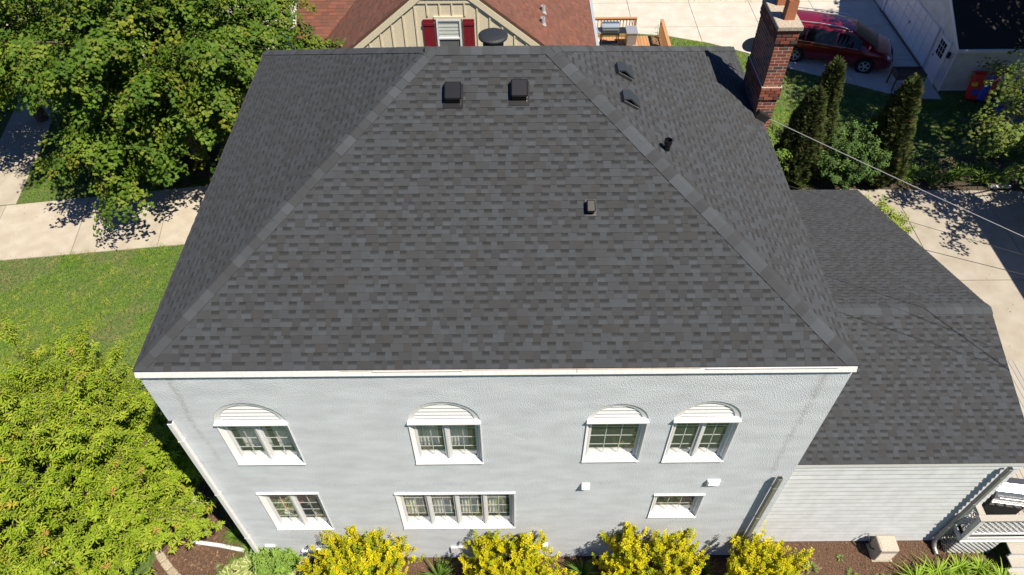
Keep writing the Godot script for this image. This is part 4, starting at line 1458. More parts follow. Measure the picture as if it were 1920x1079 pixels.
	var lt := MB.new()
	lt.cbox(Vector3(gx - 0.09, 1.55, -20.42), Vector3(0.12, 0.26, 0.12), 0.02)
	obj("wall_lantern", lt, M.black_metal, o)
	bx(Vector3(0.6, 0.5, 0.02), Vector3(gx + 3.9, 1.2, zf + 0.03), "window", M.car_glass, o)

func build_offside_house() -> void:
	# house beyond the right edge whose shadow falls on the side driveway
	var o := thing("shading_house", "white house just beyond the right edge shading the side driveway", "house", Vector3(19.15, 0, 0))
	bx(Vector3(7, 4.9, 14.5), Vector3(3.6, 2.45, -3.2), "wall", M.siding, o)
	var mb := MB.new()
	slab_poly(mb, [Vector3(0, 4.95, 4.3), Vector3(0, 4.95, -10.6), Vector3(3.6, 6.6, -10.6), Vector3(3.6, 6.6, 4.3)], 0.1)
	slab_poly(mb, [Vector3(7.2, 4.95, 4.3), Vector3(7.2, 4.95, -10.6), Vector3(3.6, 6.6, -10.6), Vector3(3.6, 6.6, 4.3)], 0.1)
	obj("roof", mb, M.black_roof, o)

# ---------------------------------------------------------------- ground, paving, beds
func poly(a: Array) -> PackedVector2Array:
	var p := PackedVector2Array()
	for q in a: p.append(Vector2(q[0], q[1]))
	return p
func inset(p: PackedVector2Array, d: float) -> PackedVector2Array:
	var r := Geometry2D.offset_polygon(p, -d)
	return r[0] if r.size() else p
func paving(called: String, cells: Array, area: PackedVector2Array, mats: Array, top: float, label: String) -> void:
	var o := Node3D.new()
	o.name = numbered(called)
	add_child(o)
	tag(o, label, "paving", "", "structure")
	var base := MB.new()
	base.prism(inset(area, 0.02), -0.02, top - 0.022)
	obj("joint_bed", base, M.joint, o)
	var k := 0
	for c in cells:
		for q in Geometry2D.intersect_polygons(c, area):
			var mb := MB.new()
			mb.prism(inset(q, 0.011), -0.02, top + 0.002 * (k % 3))
			obj("slab", mb, mats[k % mats.size()], o)
			k += 1
func cells_grid(xs: Array, zs: Array) -> Array:
	var r := []
	for i in xs.size() - 1:
		for j in zs.size() - 1:
			r.append(poly([[xs[i], zs[j]], [xs[i + 1], zs[j]], [xs[i + 1], zs[j + 1]], [xs[i], zs[j + 1]]]))
	return r

func tuft_mesh(sd: int, blades: int, rad: float, h0: float, h1: float, w: float) -> ArrayMesh:
	var r := RandomNumberGenerator.new()
	r.seed = sd
	var mb := MB.new()
	for k in blades:
		var a := r.randf() * TAU
		var d := sqrt(r.randf()) * rad
		var b := Vector3(cos(a) * d, 0, sin(a) * d)
		var t := r.randf() * TAU
		var lean := Vector3(cos(t), 0, sin(t)) * r.randf_range(0.2, 0.9)
		var h := r.randf_range(h0, h1)
		var s := Vector3(-sin(t), 0, cos(t)) * w
		var tip := b + (Vector3.UP + lean).normalized() * h
		var midp := b.lerp(tip, 0.5) + Vector3.UP * h * 0.08
		mb.col = Color(1, 1, 1) * r.randf_range(0.75, 1.15)
		var nn := (Vector3.UP * 1.0 + lean * 0.5).normalized()
		mb.tri_n(b - s, b + s, midp + s * 0.8, nn, nn, nn)
		mb.tri_n(b - s, midp + s * 0.8, midp - s * 0.8, nn, nn, nn)
		mb.tri_n(midp - s * 0.8, midp + s * 0.8, tip, nn, nn, nn)
	return mb.mesh()

func lawn(called: String, label: String, area: PackedVector2Array, density: float, sd: int, y := 0.0) -> void:
	var r := RandomNumberGenerator.new()
	r.seed = sd
	var tm := tuft_mesh(sd, 26, 0.13, 0.045, 0.09, 0.0045)
	var xf := []
	var co := []
	var lo := Vector2(1e9, 1e9)
	var hi := -lo
	for p in area:
		lo = lo.min(p)
		hi = hi.max(p)
	var f := FastNoiseLite.new()
	f.seed = sd
	f.frequency = 0.28
	f.fractal_octaves = 3
	var f2 := FastNoiseLite.new()
	f2.seed = sd + 1
	f2.frequency = 0.9
	var n := int((hi.x - lo.x) * (hi.y - lo.y) * density)
	for k in n:
		var p := Vector2(r.randf_range(lo.x, hi.x), r.randf_range(lo.y, hi.y))
		if not Geometry2D.is_point_in_polygon(p, area): continue
		var a := f.get_noise_2d(p.x, p.y)
		var b := f2.get_noise_2d(p.x, p.y)
		if a < -0.38 and r.randf() < 0.6: continue
		var c := Color(0.1, 0.232, 0.014).lerp(Color(0.18, 0.285, 0.024), clampf(0.5 + a * 1.1, 0, 1))
		if b > 0.3: c = c.lerp(Color(0.34, 0.37, 0.05), 0.6)
		if r.randf() < 0.06: c = Color(0.36, 0.4, 0.05)
		if a < -0.25: c = c.lerp(Color(0.30, 0.25, 0.12), clampf((-0.25 - a) * 5.0, 0, 0.75))
		c *= r.randf_range(0.72, 1.0)
		xf.append(Transform3D(Basis(Vector3.UP, r.randf() * TAU).scaled(Vector3.ONE * r.randf_range(0.8, 1.3)), Vector3(p.x, y, p.y)))
		co.append(c)
	var o := multi(called, tm, M.leaf_matt, xf, co, self)
	tag(o, label, "grass", "", "stuff")

func chips(called: String, label: String, area: PackedVector2Array, n: int, sd: int) -> void:
	var r := RandomNumberGenerator.new()
	r.seed = sd
	var mb := MB.new()
	for k in 7:
		mb.col = Color(1, 1, 1) * r.randf_range(0.7, 1.2)
		var a := r.randf() * TAU
		mb.box(Vector3(r.randf_range(-0.07, 0.07), r.randf_range(0.0, 0.012), r.randf_range(-0.07, 0.07)), Vector3(r.randf_range(0.02, 0.055), 0.007, r.randf_range(0.007, 0.014)), Basis(Vector3.UP, a) * Basis(Vector3.RIGHT, r.randf_range(-0.3, 0.3)))
	var lo := Vector2(1e9, 1e9)
	var hi := -lo
	for p in area:
		lo = lo.min(p)
		hi = hi.max(p)
	var xf := []
	var co := []
	while xf.size() < n:
		var p := Vector2(r.randf_range(lo.x, hi.x), r.randf_range(lo.y, hi.y))
		if not Geometry2D.is_point_in_polygon(p, area): continue
		xf.append(Transform3D(Basis(Vector3.UP, r.randf() * TAU), Vector3(p.x, 0.018, p.y)))
		var c := Color(0.14, 0.078, 0.048).lerp(Color(0.24, 0.155, 0.1), pow(r.randf(), 3.0)) * r.randf_range(0.65, 1.2)
		co.append(c)
	var o := multi(called, mb.mesh(), M.chip, xf, co, self)
	tag(o, label, "mulch", "", "stuff")

func litter(called: String, label: String, area: PackedVector2Array, n: int, sd: int) -> void:
	var r := RandomNumberGenerator.new()
	r.seed = sd
	var mb := MB.new()
	mb.tri(Vector3(-0.02, 0, 0.01), Vector3(0.02, 0.004, 0.012), Vector3(0.003, 0.008, -0.024))
	mb.tri(Vector3(0.02, 0.004, 0.012), Vector3(0.03, 0.0, -0.012), Vector3(0.003, 0.008, -0.024))
	var lo := Vector2(1e9, 1e9)
	var hi := -lo
	for p in area:
		lo = lo.min(p)
		hi = hi.max(p)
	var xf := []
	var co := []
	while xf.size() < n:
		var p := Vector2(r.randf_range(lo.x, hi.x), r.randf_range(lo.y, hi.y))
		if not Geometry2D.is_point_in_polygon(p, area): continue
		xf.append(Transform3D(Basis(Vector3.UP, r.randf() * TAU).scaled(Vector3.ONE * r.randf_range(0.4, 1.0)), Vector3(p.x, 0.037, p.y)))
		co.append(Color(0.16, 0.11, 0.06).lerp(Color(0.2, 0.22, 0.05), r.randf()) * r.randf_range(0.6, 1.2))
	tag(multi(called, mb.mesh(), M.chip, xf, co, self), label, "leaf litter", "", "stuff")

func build_ground() -> void:
	var g := MB.new()
	g.quad(Vector3(-80, -0.004, 60), Vector3(80, -0.004, 60), Vector3(80, -0.004, -110), Vector3(-80, -0.004, -110))
	struct("ground", g, M.lawn_soil)
	# side path on the left, running along the back of the lawn, with a branch
	var near := func(x: float) -> float: return -10.39 - (x + 17.3) * 0.116
	var far := func(x: float) -> float: return -13.26 - (x + 18.03) * 0.144
	var cells := []
	var xs := [-24.0, -20.9, -17.95, -15.0, -12.1, -9.1, -6.3]
	for i in xs.size() - 1:
		cells.append(poly([[xs[i], near.call(xs[i])], [xs[i + 1], near.call(xs[i + 1])], [xs[i + 1] - 0.42, far.call(xs[i + 1] - 0.42)], [xs[i] - 0.42, far.call(xs[i] - 0.42)]]))
	var area := poly([[-24.0, near.call(-24.0)], [-6.3, near.call(-6.3)], [-6.6, far.call(-6.6)], [-24.4, far.call(-24.4)]])
	paving("side_path", cells, area, [M.concrete, M.concrete_b], 0.03, "sunlit beige concrete path behind the left lawn")
	var br := poly([[-18.05, -13.3], [-18.5, -16.4], [-19.2, -20.5], [-21.0, -20.5], [-20.3, -16.3], [-19.9, -13.05]])
	paving("branch_path", [poly([[-24, -13.0], [-14, -13.0], [-14, -16.2], [-24, -16.2]]), poly([[-24, -16.2], [-14, -16.2], [-14, -21], [-24, -21]])], br, [M.concrete_b, M.concrete], 0.026, "narrow concrete path branching back under the maple")
	# pale driveway at the back left, seen through the crown
	var bl := poly([[-30, -21.8], [-9.0, -21.8], [-9.0, -34], [-30, -34]])
	paving("back_drive", cells_grid([-30, -26, -22, -18, -14, -9.0], [-34, -28, -25, -21.8]), bl, [M.concrete_pale], 0.024, "pale concrete drive beyond the maple trees")
	# pale driveway at the back right
	var bk := poly([[3.2, -25.6], [7.7, -24.9], [9.6, -24.2], [11.2, -23.3], [12.8, -22.0], [14.5, -21.1], [17.2, -19.6], [18.68, -19.5], [18.68, -40], [3.2, -40]])
	paving("rear_driveway", cells_grid([3.2, 6.22, 9.32, 12.34, 15.4, 18.68], [-40, -34, -31, -28.1, -25.7, -22.6, -19.4]), bk, [M.concrete_pale], 0.028, "pale concrete driveway where the red van is parked")
	# side driveway on the right
	var rd := poly([[12.45, -13.75], [19.3, -13.55], [19.3, 1.0], [14.75, 1.0], [14.75, -5.2], [12.45, -5.2]])
	paving("side_driveway", cells_grid([11.0, 14.5, 17.75, 20], [-14, -9.1, -4.6, 1.2]), rd, [M.drive_grey], 0.03, "beige concrete driveway beside the wing in dappled shade")
	# mulch beds
	var b1 := poly([[-8.75, 1.4], [-8.72, 0.4], [-8.6, -0.45], [-8.62, -1.0], [-8.3, -1.6], [-7.6, -3.0], [-6.9, -5.0], [-6.02, -6.5], [-6.02, 0.0], [6.0, 0.0], [6.0, -0.34], [11.05, -0.34], [12.0, 0.02], [13.6, 0.4], [13.6, 2.6], [-7.4, 2.6]])
	var m1 := MB.new()
	m1.prism(b1, -0.01, 0.014)
	struct("mulch_bed", m1, M.mulch)
	chips("mulch_chips", "brown shredded bark mulch along the front of the house", b1, 5200, 81)
	var b2 := poly([[10.3, -13.8], [12.4, -13.75], [19.4, -13.6], [19.4, -15.6], [9.4, -15.6], [6.3, -15.2], [6.3, -10.6], [10.3, -10.6]])
	var m2 := MB.new()
	m2.prism(b2, -0.01, 0.012)
	struct("planting_bed", m2, M.soil)
	var b3 := poly([[-10.5, -14.3], [-6.02, -14.9], [-6.02, -11.7], [-7.0, -11.6], [-6.02, -9.95], [-6.02, -15.6], [-12.0, -18.5], [-14.5, -17.4], [-14.0, -15.2]])
	var shade := poly([[-6.1, -15.3], [-11.0, -14.5], [-13.5, -15.6], [-13.8, -18.0], [-10.0, -19.5], [-6.1, -19.0]])
	var m3 := MB.new()
	m3.prism(shade, -0.01, 0.012)
	struct("tree_bed", m3, M.mulch)
	# grass
	lawn("lawn_grass", "sunny mown grass of the left lawn", poly([[-21, -10.0], [-17.3, -10.44], [-11.28, -11.14], [-6.6, -11.65], [-6.1, -9.0], [-6.1, -6.6], [-7.0, -4.9], [-7.7, -2.9], [-8.5, -1.4], [-8.9, 0.0], [-9.0, 3.0], [-21, 3.0]]), 75, 91)
	lawn("tree_shade_grass", "thin grass in the deep shade under the maples", poly([[-17.9, -13.4], [-6.2, -15.0], [-6.2, -21.7], [-18.9, -21.7], [-18.3, -16.3]]), 26, 92)
	lawn("far_left_grass", "grass left of the branching path", poly([[-26, -12.9], [-20.2, -13.2], [-20.6, -16.4], [-21.3, -21.7], [-28, -21.7]]), 26, 95)
	lawn("back_yard_grass", "green grass between the conifers and the van", poly([[3.5, -24.9], [7.7, -24.8], [9.6, -24.1], [11.2, -23.2], [12.8, -21.9], [14.5, -21.0], [17.2, -19.5], [18.6, -19.4], [26, -20.0], [26, -15.4], [6.3, -15.0], [6.3, -20]]), 42, 93)
	lawn("wing_edge_grass", "low green ground cover behind the wing", poly([[8.2, -11.1], [11.9, -11.1], [12.5, -13.7], [8.2, -13.9]]), 40, 94)
	litter("leaf_litter", "scattered dry leaf bits on the left concrete path", area, 140, 97)
	litter("driveway_litter", "scattered dry leaf bits on the side driveway", rd, 170, 98)
	# stone edging along the left bed
	var e := thing("stone_edging", "curved row of tan stone blocks edging the left mulch bed", "edging", Vector3(-8.9, 0, 0))
	var r := RandomNumberGenerator.new()
	r.seed = 6
	var pts := [Vector2(-8.80, -0.62), Vector2(-8.72, -0.36), Vector2(-8.58, -0.13), Vector2(-8.40, 0.07), Vector2(-8.20, 0.26), Vector2(-7.99, 0.44), Vector2(-7.77, 0.6), Vector2(-7.53, 0.75), Vector2(-7.28, 0.88)]
	for i in pts.size() - 1:
		var c: Vector2 = (pts[i] + pts[i + 1]) * 0.5
		var d: Vector2 = pts[i + 1] - pts[i]
		var mb := MB.new()
		mb.col = Color(0.42, 0.36, 0.27) * r.randf_range(0.85, 1.1)
		mb.cbox(Vector3(c.x + 8.9, 0.05, c.y), Vector3(d.length() - 0.018, 0.13, 0.2), 0.02, Basis(Vector3.UP, -atan2(d.y, d.x) + r.randf_range(-0.06, 0.06)))
		obj("stone", mb, M.stone, e)

# ---------------------------------------------------------------- plants
func leaf_lance(mb: MB, b: Vector3, d: Vector3, up: Vector3, l: float, w: float, c: Color) -> void:
	# folded, drooping blade: 6 triangles
	var s := d.cross(up).normalized()
	var m1 := b + d * l * 0.35 + up * l * 0.03
	var m2 := b + d * l * 0.7 - up * l * 0.03
	var tip := b + d * l - up * l * 0.16
	var e := up * w * 0.25
	mb.col = c
	mb.tri(b, m1 + s * w * 0.5 + e, m1)
	mb.tri(b, m1, m1 - s * w * 0.5 + e)
	mb.quad(m1, m1 + s * w * 0.5 + e, m2 + s * w * 0.42 + e, m2)
	mb.quad(m1, m2, m2 - s * w * 0.42 + e, m1 - s * w * 0.5 + e)
	mb.tri(m2, m2 + s * w * 0.42 + e, tip)
	mb.tri(m2, tip, m2 - s * w * 0.42 + e)
func leaf_maple(mb: MB, b: Vector3, d: Vector3, up: Vector3, l: float, c: Color) -> void:
	var s := d.cross(up).normalized()
	var pr := [[0.0, 0.12], [0.32, 0.06], [0.52, 0.30], [0.34, 0.42], [0.42, 0.72], [0.2, 0.66], [0.0, 1.0]]
	mb.col = c
	var o := b + d * l * 0.35
	for sd in [-1.0, 1.0]:
		for i in pr.size() - 1:
			var p0: Vector3 = b + d * l * pr[i][1] + s * sd * l * pr[i][0] - up * l * absf(pr[i][0]) * 0.22
			var p1: Vector3 = b + d * l * pr[i + 1][1] + s * sd * l * pr[i + 1][0] - up * l * absf(pr[i + 1][0]) * 0.22
			if sd > 0: mb.tri(o, p0, p1)
			else: mb.tri(o, p1, p0)
func rand_dir(r: RandomNumberGenerator) -> Vector3:
	return Vector3(r.randfn(), r.randfn(), r.randfn()).normalized()

# sprays: +y is outward along the twig
func spray_maple(sd: int) -> ArrayMesh:
	var r := RandomNumberGenerator.new()
	r.seed = sd
	var mb := MB.new()
	for k in 15:
		var a := k * 2.4 + r.randf() * 0.6
		var q := Vector3(cos(a), 0, sin(a))
		var b := q * r.randf_range(0.02, 0.2) + Vector3.UP * r.randf_range(-0.12, 0.16)
		var d := (q + Vector3(0, r.randf_range(-0.45, 0.25), 0)).normalized()
		var up := (Vector3.UP + rand_dir(r) * 0.4).normalized()
		up = (up - d * up.dot(d)).normalized()
		leaf_maple(mb, b, d, up, r.randf_range(0.085, 0.135), Color(1, 1, 1) * r.randf_range(0.8, 1.2))
	return mb.mesh()
func spray_lance(sd: int, n := 11, l0 := 0.10, l1 := 0.16, w := 0.3, droop := 0.35) -> ArrayMesh:
	var r := RandomNumberGenerator.new()
	r.seed = sd
	var mb := MB.new()
	for k in n:
		var a := k * 2.4 + r.randf() * 0.5
		var q := Vector3(cos(a), 0, sin(a))
		var t := k / float(n)
		var b := q * 0.015 + Vector3.UP * (0.1 - t * 0.2)
		var d := (q + Vector3(0, r.randf_range(-droop, droop * 0.5) + 0.35 * (0.5 - t), 0)).normalized()
		var up := Vector3.UP
		up = (up - d * up.dot(d)).normalized()
		var l := r.randf_range(l0, l1)
		leaf_lance(mb, b, d, up, l, l * w, Color(1, 1, 1) * r.randf_range(0.78, 1.2))
	return mb.mesh()
func spray_shoot(sd: int, n: int, len: float, l: float) -> ArrayMesh:
	# upright shoot set with small rounded leaves
	var r := RandomNumberGenerator.new()
	r.seed = sd
	var mb := MB.new()
	for k in n:
		var t := k / float(n)
		var a := k * 2.4 + r.randf() * 0.4
		var q := Vector3(cos(a), 0, sin(a))
		var b := Vector3(0.015 * sin(t * 5.0), t * len, 0.015 * cos(t * 4.0)) + q * 0.008
		var d := (q + Vector3(0, r.randf_range(0.15, 0.7), 0)).normalized()
		var up := (Vector3.UP - d * d.y).normalized()
		leaf_lance(mb, b, d, up, l * r.randf_range(0.75, 1.2) * (1.0 - t * 0.3), l * 0.62, Color(1, 1, 1) * r.randf_range(0.72, 1.18))
	return mb.mesh()
func spray_scale(sd: int) -> ArrayMesh:
	# flat fan of conifer foliage
	var r := RandomNumberGenerator.new()
	r.seed = sd
	var mb := MB.new()
	for f in 4:
		var tw := Basis(Vector3.UP, r.randf() * TAU) * Basis(Vector3.RIGHT, r.randf_range(-0.5, 0.5))
		for k in 9:
			var t := k / 8.0
			var sx := (1.0 if k % 2 else -1.0)
			var b := Vector3(0, t * 0.2, 0)
			var d := Vector3(sx * 0.7, 0.9, 0).normalized() * (0.1 - 0.05 * t)
			mb.col = Color(1, 1, 1) * r.randf_range(0.7, 1.25)
			var s := Vector3(-d.y, d.x, 0).normalized() * 0.014
			mb.tri(tw * (b - s), tw * (b + s), tw * (b + d))
	return mb.mesh()

# A woody plant: limbs from the stem to points on a lumpy crown, twigs off them, sprays of leaves on the twigs.
func woody(o: Node3D, p: Dictionary) -> void:
	var r := RandomNumberGenerator.new()
	r.seed = p.seed
	var wood := MB.new()
	var trunk := MB.new()
	var H: float = p.height
	var R: float = p.radius
	var base: float = p.get("crown_base", 0.3) * H
	var cy := (H + base) * 0.5
	var ry := (H - base) * 0.5
	var lump := FastNoiseLite.new()
	lump.seed = p.seed
	lump.frequency = p.get("lump", 0.9)
	var stems: int = p.get("stems", 1)
	var bark_r: float = p.get("trunk", 0.2)
	if stems == 1:
		trunk.tube([Vector3.ZERO, Vector3(0.05, H * 0.2, 0.03), Vector3(-0.04, H * 0.45, 0.05), Vector3(0.02, H * 0.8, 0)], [bark_r * 1.25, bark_r, bark_r * 0.75, bark_r * 0.2], 9)
	var xf := [[], [], []]
	var co := [[], [], []]
	var targets := []
	var n: int = p.limbs
	for k in n:
		var t := (k + 0.5) / n
		var cosv := lerpf(1.0, p.get("low", -0.7), t)
		var a := k * 2.39996 + r.randf() * 0.5
		var sv := sqrt(maxf(0.0, 1.0 - cosv * cosv))
		var d := Vector3(cos(a) * sv, cosv, sin(a) * sv)
		var l = 1.0 + lump.get_noise_3d(d.x * 2, d.y * 2, d.z * 2) * p.get("lumpy", 0.5) + r.randf_range(-0.1, 0.06)
		targets.append(Vector3(d.x * R, cy + d.y * ry, d.z * R) * Vector3(l, 1, l))
	for q in p.get("extra", []):
		targets.append(q)
	var cols: Array = p.cols
	for tg in targets:
		var fl := clampf((tg.y / H) * r.randf_range(0.45, 0.8), 0.05, 0.8)
		var s := Vector3(0, H * fl * (0.75 if stems == 1 else 0.05), 0)
		if stems > 1: s = Vector3(r.randf_range(-0.12, 0.12), 0, r.randf_range(-0.12, 0.12)) * R
		var ctl: Vector3 = s.lerp(tg, 0.5) + Vector3.UP * (s.distance_to(tg) * p.get("arch", 0.22))
		if stems > 1: ctl = Vector3(lerpf(s.x, tg.x, 0.55), lerpf(s.y, tg.y, 0.7), lerpf(s.z, tg.z, 0.55))
		var path := []
		var rad := []
		var steps := 7
		for i in steps + 1:
			var t := i / float(steps)
			path.append(s.lerp(ctl, t).lerp(ctl.lerp(tg, t), t) + rand_dir(r) * 0.03 * R * 0.2)
			rad.append(lerpf(bark_r * p.get("limb", 0.32), 0.008, t))
		wood.tube(path, rad, 5, false)
		var ll: float = s.distance_to(tg)
		var tw: int = int(p.twigs * clampf(ll / R, 0.5, 1.4))
		for j in tw + 1:
			var t := lerpf(p.get("twig_from", 0.4), 1.0, pow(r.randf(), 0.75)) if j < tw else 1.0
			var idx := t * steps
			var i0 := mini(int(idx), steps - 1)
			var at: Vector3 = path[i0].lerp(path[i0 + 1], idx - i0)
			var dir: Vector3 = (path[i0 + 1] - path[i0]).normalized()
			var side := rand_dir(r)
			side.y *= p.get("flat", 0.35)
			var td = (dir * 0.6 + side + Vector3.UP * p.get("rise", 0.05)).normalized()
			if j == tw: td = dir
			var tl: float = r.randf_range(0.4, 1.0) * p.twig_len
			var droop: float = p.get("droop", 0.25)
			var e0 := at
			var ns: int = maxi(2, int(tl / p.gap))
			var tp := [at]
			for i in ns:
				var f := (i + 1.0) / ns
				var e = at + td * tl * f - Vector3.UP * droop * tl * f * f
				tp.append(e)
				var along = (e - e0).normalized()
				e0 = e
				var pos = e + rand_dir(r) * p.get("jit", 0.08)
				if pos.y < 0.12: continue
				var v := r.randi() % 3
				var yaw := Basis(Vector3.UP, r.randf() * TAU)
				var lean: Vector3 = (Vector3.UP * p.get("up", 0.8) + along * 0.5 + rand_dir(r) * p.get("tilt", 0.35)).normalized()
				var ax := Vector3.UP.cross(lean)
				var bb := yaw
				if ax.length() > 0.001: bb = Basis(ax.normalized(), Vector3.UP.angle_to(lean)) * yaw
				xf[v].append(Transform3D(bb.scaled(Vector3.ONE * r.randf_range(0.7, 1.3) * p.get("scale", 1.0)), pos))
				var c: Color = cols[r.randi() % cols.size()]
				if p.has("inner_cols") and t < 0.72 and r.randf() < 0.75:
					c = p.inner_cols[r.randi() % p.inner_cols.size()]
				if p.has("tip_cols") and f > 0.75 and r.randf() < p.get("tip_share", 0.3):
					c = p.tip_cols[r.randi() % p.tip_cols.size()]
				co[v].append(c * r.randf_range(0.85, 1.15))
			if p.get("twig_wood", true):
				wood.tube([tp[0], tp[tp.size() / 2], tp[-1]], [0.012 * p.get("tw", 1.0), 0.008 * p.get("tw", 1.0), 0.004], 3, false)
	if trunk.v.size(): obj("trunk", trunk, M.bark, o)
	obj("branches", wood, M.bark, o)
	var crown := Node3D.new()
	crown.name = "crown"
	o.add_child(crown)
	for v in 3:
		var mm := multi("foliage", p.sprays[v], p.get("mat", M.leaf), xf[v], co[v], crown)
		mm.set_meta("kind", "stuff")

func arborvitae(at: Vector3, h: float, w: float, sd: int, label: String) -> void:
	var o := thing("arborvitae", label, "conifer", at, 0, "conifers behind the wing")
	var r := RandomNumberGenerator.new()
	r.seed = sd
	var t := MB.new()
	t.tube([Vector3.ZERO, Vector3(0, h * 0.9, 0)], [0.09, 0.02], 7)
	obj("trunk", t, M.bark, o)
	var lump := FastNoiseLite.new()
	lump.seed = sd
	lump.frequency = 1.4
	var xf := []
	var co := []
	for k in int(1500 * h * w):
		var f := 1.0 - sqrt(r.randf())
		var y := 0.08 + f * (h - 0.1)
		var rr := w * 0.5 * pow(1.0 - f, 0.72) * (0.55 + 0.45 * minf(1.0, f * 6.0 + 0.4))
		var a := r.randf() * TAU
		rr *= 1.0 + 0.55 * lump.get_noise_3d(cos(a) * 1.3, y * 0.9, sin(a) * 1.3)
		rr *= lerpf(0.7, 1.05, sqrt(r.randf()))
		var q := Vector3(cos(a), 0, sin(a))
		var lean := (q * r.randf_range(0.3, 1.0) + Vector3.UP * r.randf_range(0.5, 1.2)).normalized()
		var ax := Vector3.UP.cross(lean).normalized()
		var bb := Basis(ax, Vector3.UP.angle_to(lean)) * Basis(Vector3.UP, r.randf() * TAU)
		xf.append(Transform3D(bb.scaled(Vector3.ONE * r.randf_range(0.7, 1.2)), q * rr + Vector3.UP * y))
		var c := Color(0.036, 0.066, 0.011).lerp(Color(0.09, 0.11, 0.014), pow(r.randf(), 1.5))
		if r.randf() < 0.05: c = Color(0.14, 0.095, 0.03)
		co.append(c * r.randf_range(0.7, 1.2))
	multi("crown", spray_scale(sd), M.needle, xf, co, o).set_meta("kind", "stuff")

func strap_clump(sd: int, n: int, len: float, w: float, c0: Color, c1: Color) -> ArrayMesh:
	# arching strap leaves
	var r := RandomNumberGenerator.new()
	r.seed = sd
	var mb := MB.new()
	for k in n:
		var a := r.randf() * TAU
		var q := Vector3(cos(a), 0, sin(a))
		var s := Vector3(-sin(a), 0, cos(a))
		var l := len * r.randf_range(0.6, 1.1)
		var out := r.randf_range(0.25, 0.8)
		var ww := w * r.randf_range(0.7, 1.15)
		var pts := []
		for i in 6:
			var t := i / 5.0
			pts.append(q * (0.04 + out * l * t * (0.5 + 0.6 * t)) + Vector3.UP * (l * (1.05 * t - (0.35 + out * 0.55) * t * t)))
		mb.col = c0.lerp(c1, r.randf()) * r.randf_range(0.8, 1.2)
		for i in 5:
			var wa := ww * (1.0 - pow(i / 5.0, 2.5))
			var wb := ww * (1.0 - pow((i + 1) / 5.0, 2.5))
			mb.quad(pts[i] - s * wa, pts[i] + s * wa, pts[i + 1] + s * wb, pts[i + 1] - s * wb)
	return mb.mesh()
func hosta_clump(sd: int, n: int) -> ArrayMesh:
	# broad leaves with cream edges
	var r := RandomNumberGenerator.new()
	r.seed = sd
	var mb := MB.new()
	for k in n:
		var a := r.randf() * TAU
		var q := Vector3(cos(a), 0, sin(a))
		var s := Vector3(-sin(a), 0, cos(a))
		var rr := r.randf_range(0.02, 0.36)
		var b := q * rr + Vector3.UP * (0.34 - rr * 0.45 + r.randf_range(-0.05, 0.05))
		var d := (q + Vector3(0, r.randf_range(-0.35, 0.35), 0)).normalized()
		var l := r.randf_range(0.13, 0.21)
		var up := s.cross(d).normalized()
		if up.y < 0: up = -up
		var gr := Color(0.16, 0.24, 0.05).lerp(Color(0.24, 0.3, 0.08), r.randf())
		var cr := Color(0.5, 0.52, 0.26)
		var pr := [[0.0, 0.0], [0.3, 0.3], [0.62, 0.34], [0.88, 0.16], [1.0, 0.0]]
		for sg in [-1.0, 1.0]:
			for i in 4:
				var p0: Vector3 = b + d * l * pr[i][0] - up * l * pr[i][0] * pr[i][0] * 0.3
				var p1: Vector3 = b + d * l * pr[i + 1][0] - up * l * pr[i + 1][0] * pr[i + 1][0] * 0.3
				var i0: Vector3 = p0 + (s * sg + up * 0.3) * l * pr[i][1] * 0.62
				var i1: Vector3 = p1 + (s * sg + up * 0.3) * l * pr[i + 1][1] * 0.62
				var o0: Vector3 = p0 + (s * sg + up * 0.2) * l * pr[i][1]
				var o1: Vector3 = p1 + (s * sg + up * 0.2) * l * pr[i + 1][1]
				mb.col = gr
				mb.quad(p0, i0, i1, p1)
				mb.col = cr
				mb.quad(i0, o0, o1, i1)
	return mb.mesh()
func plant(called: String, label: String, category: String, mesh: Mesh, at: Vector3, group := "", turn := 0.0, scale := 1.0, m: Material = null) -> MeshInstance3D:
	var o := obj(called, mesh, m if m else M.leaf)
	o.position = at
	o.rotation.y = turn
	o.scale = Vector3.ONE * scale
	tag(o, label, category, group)
	return o

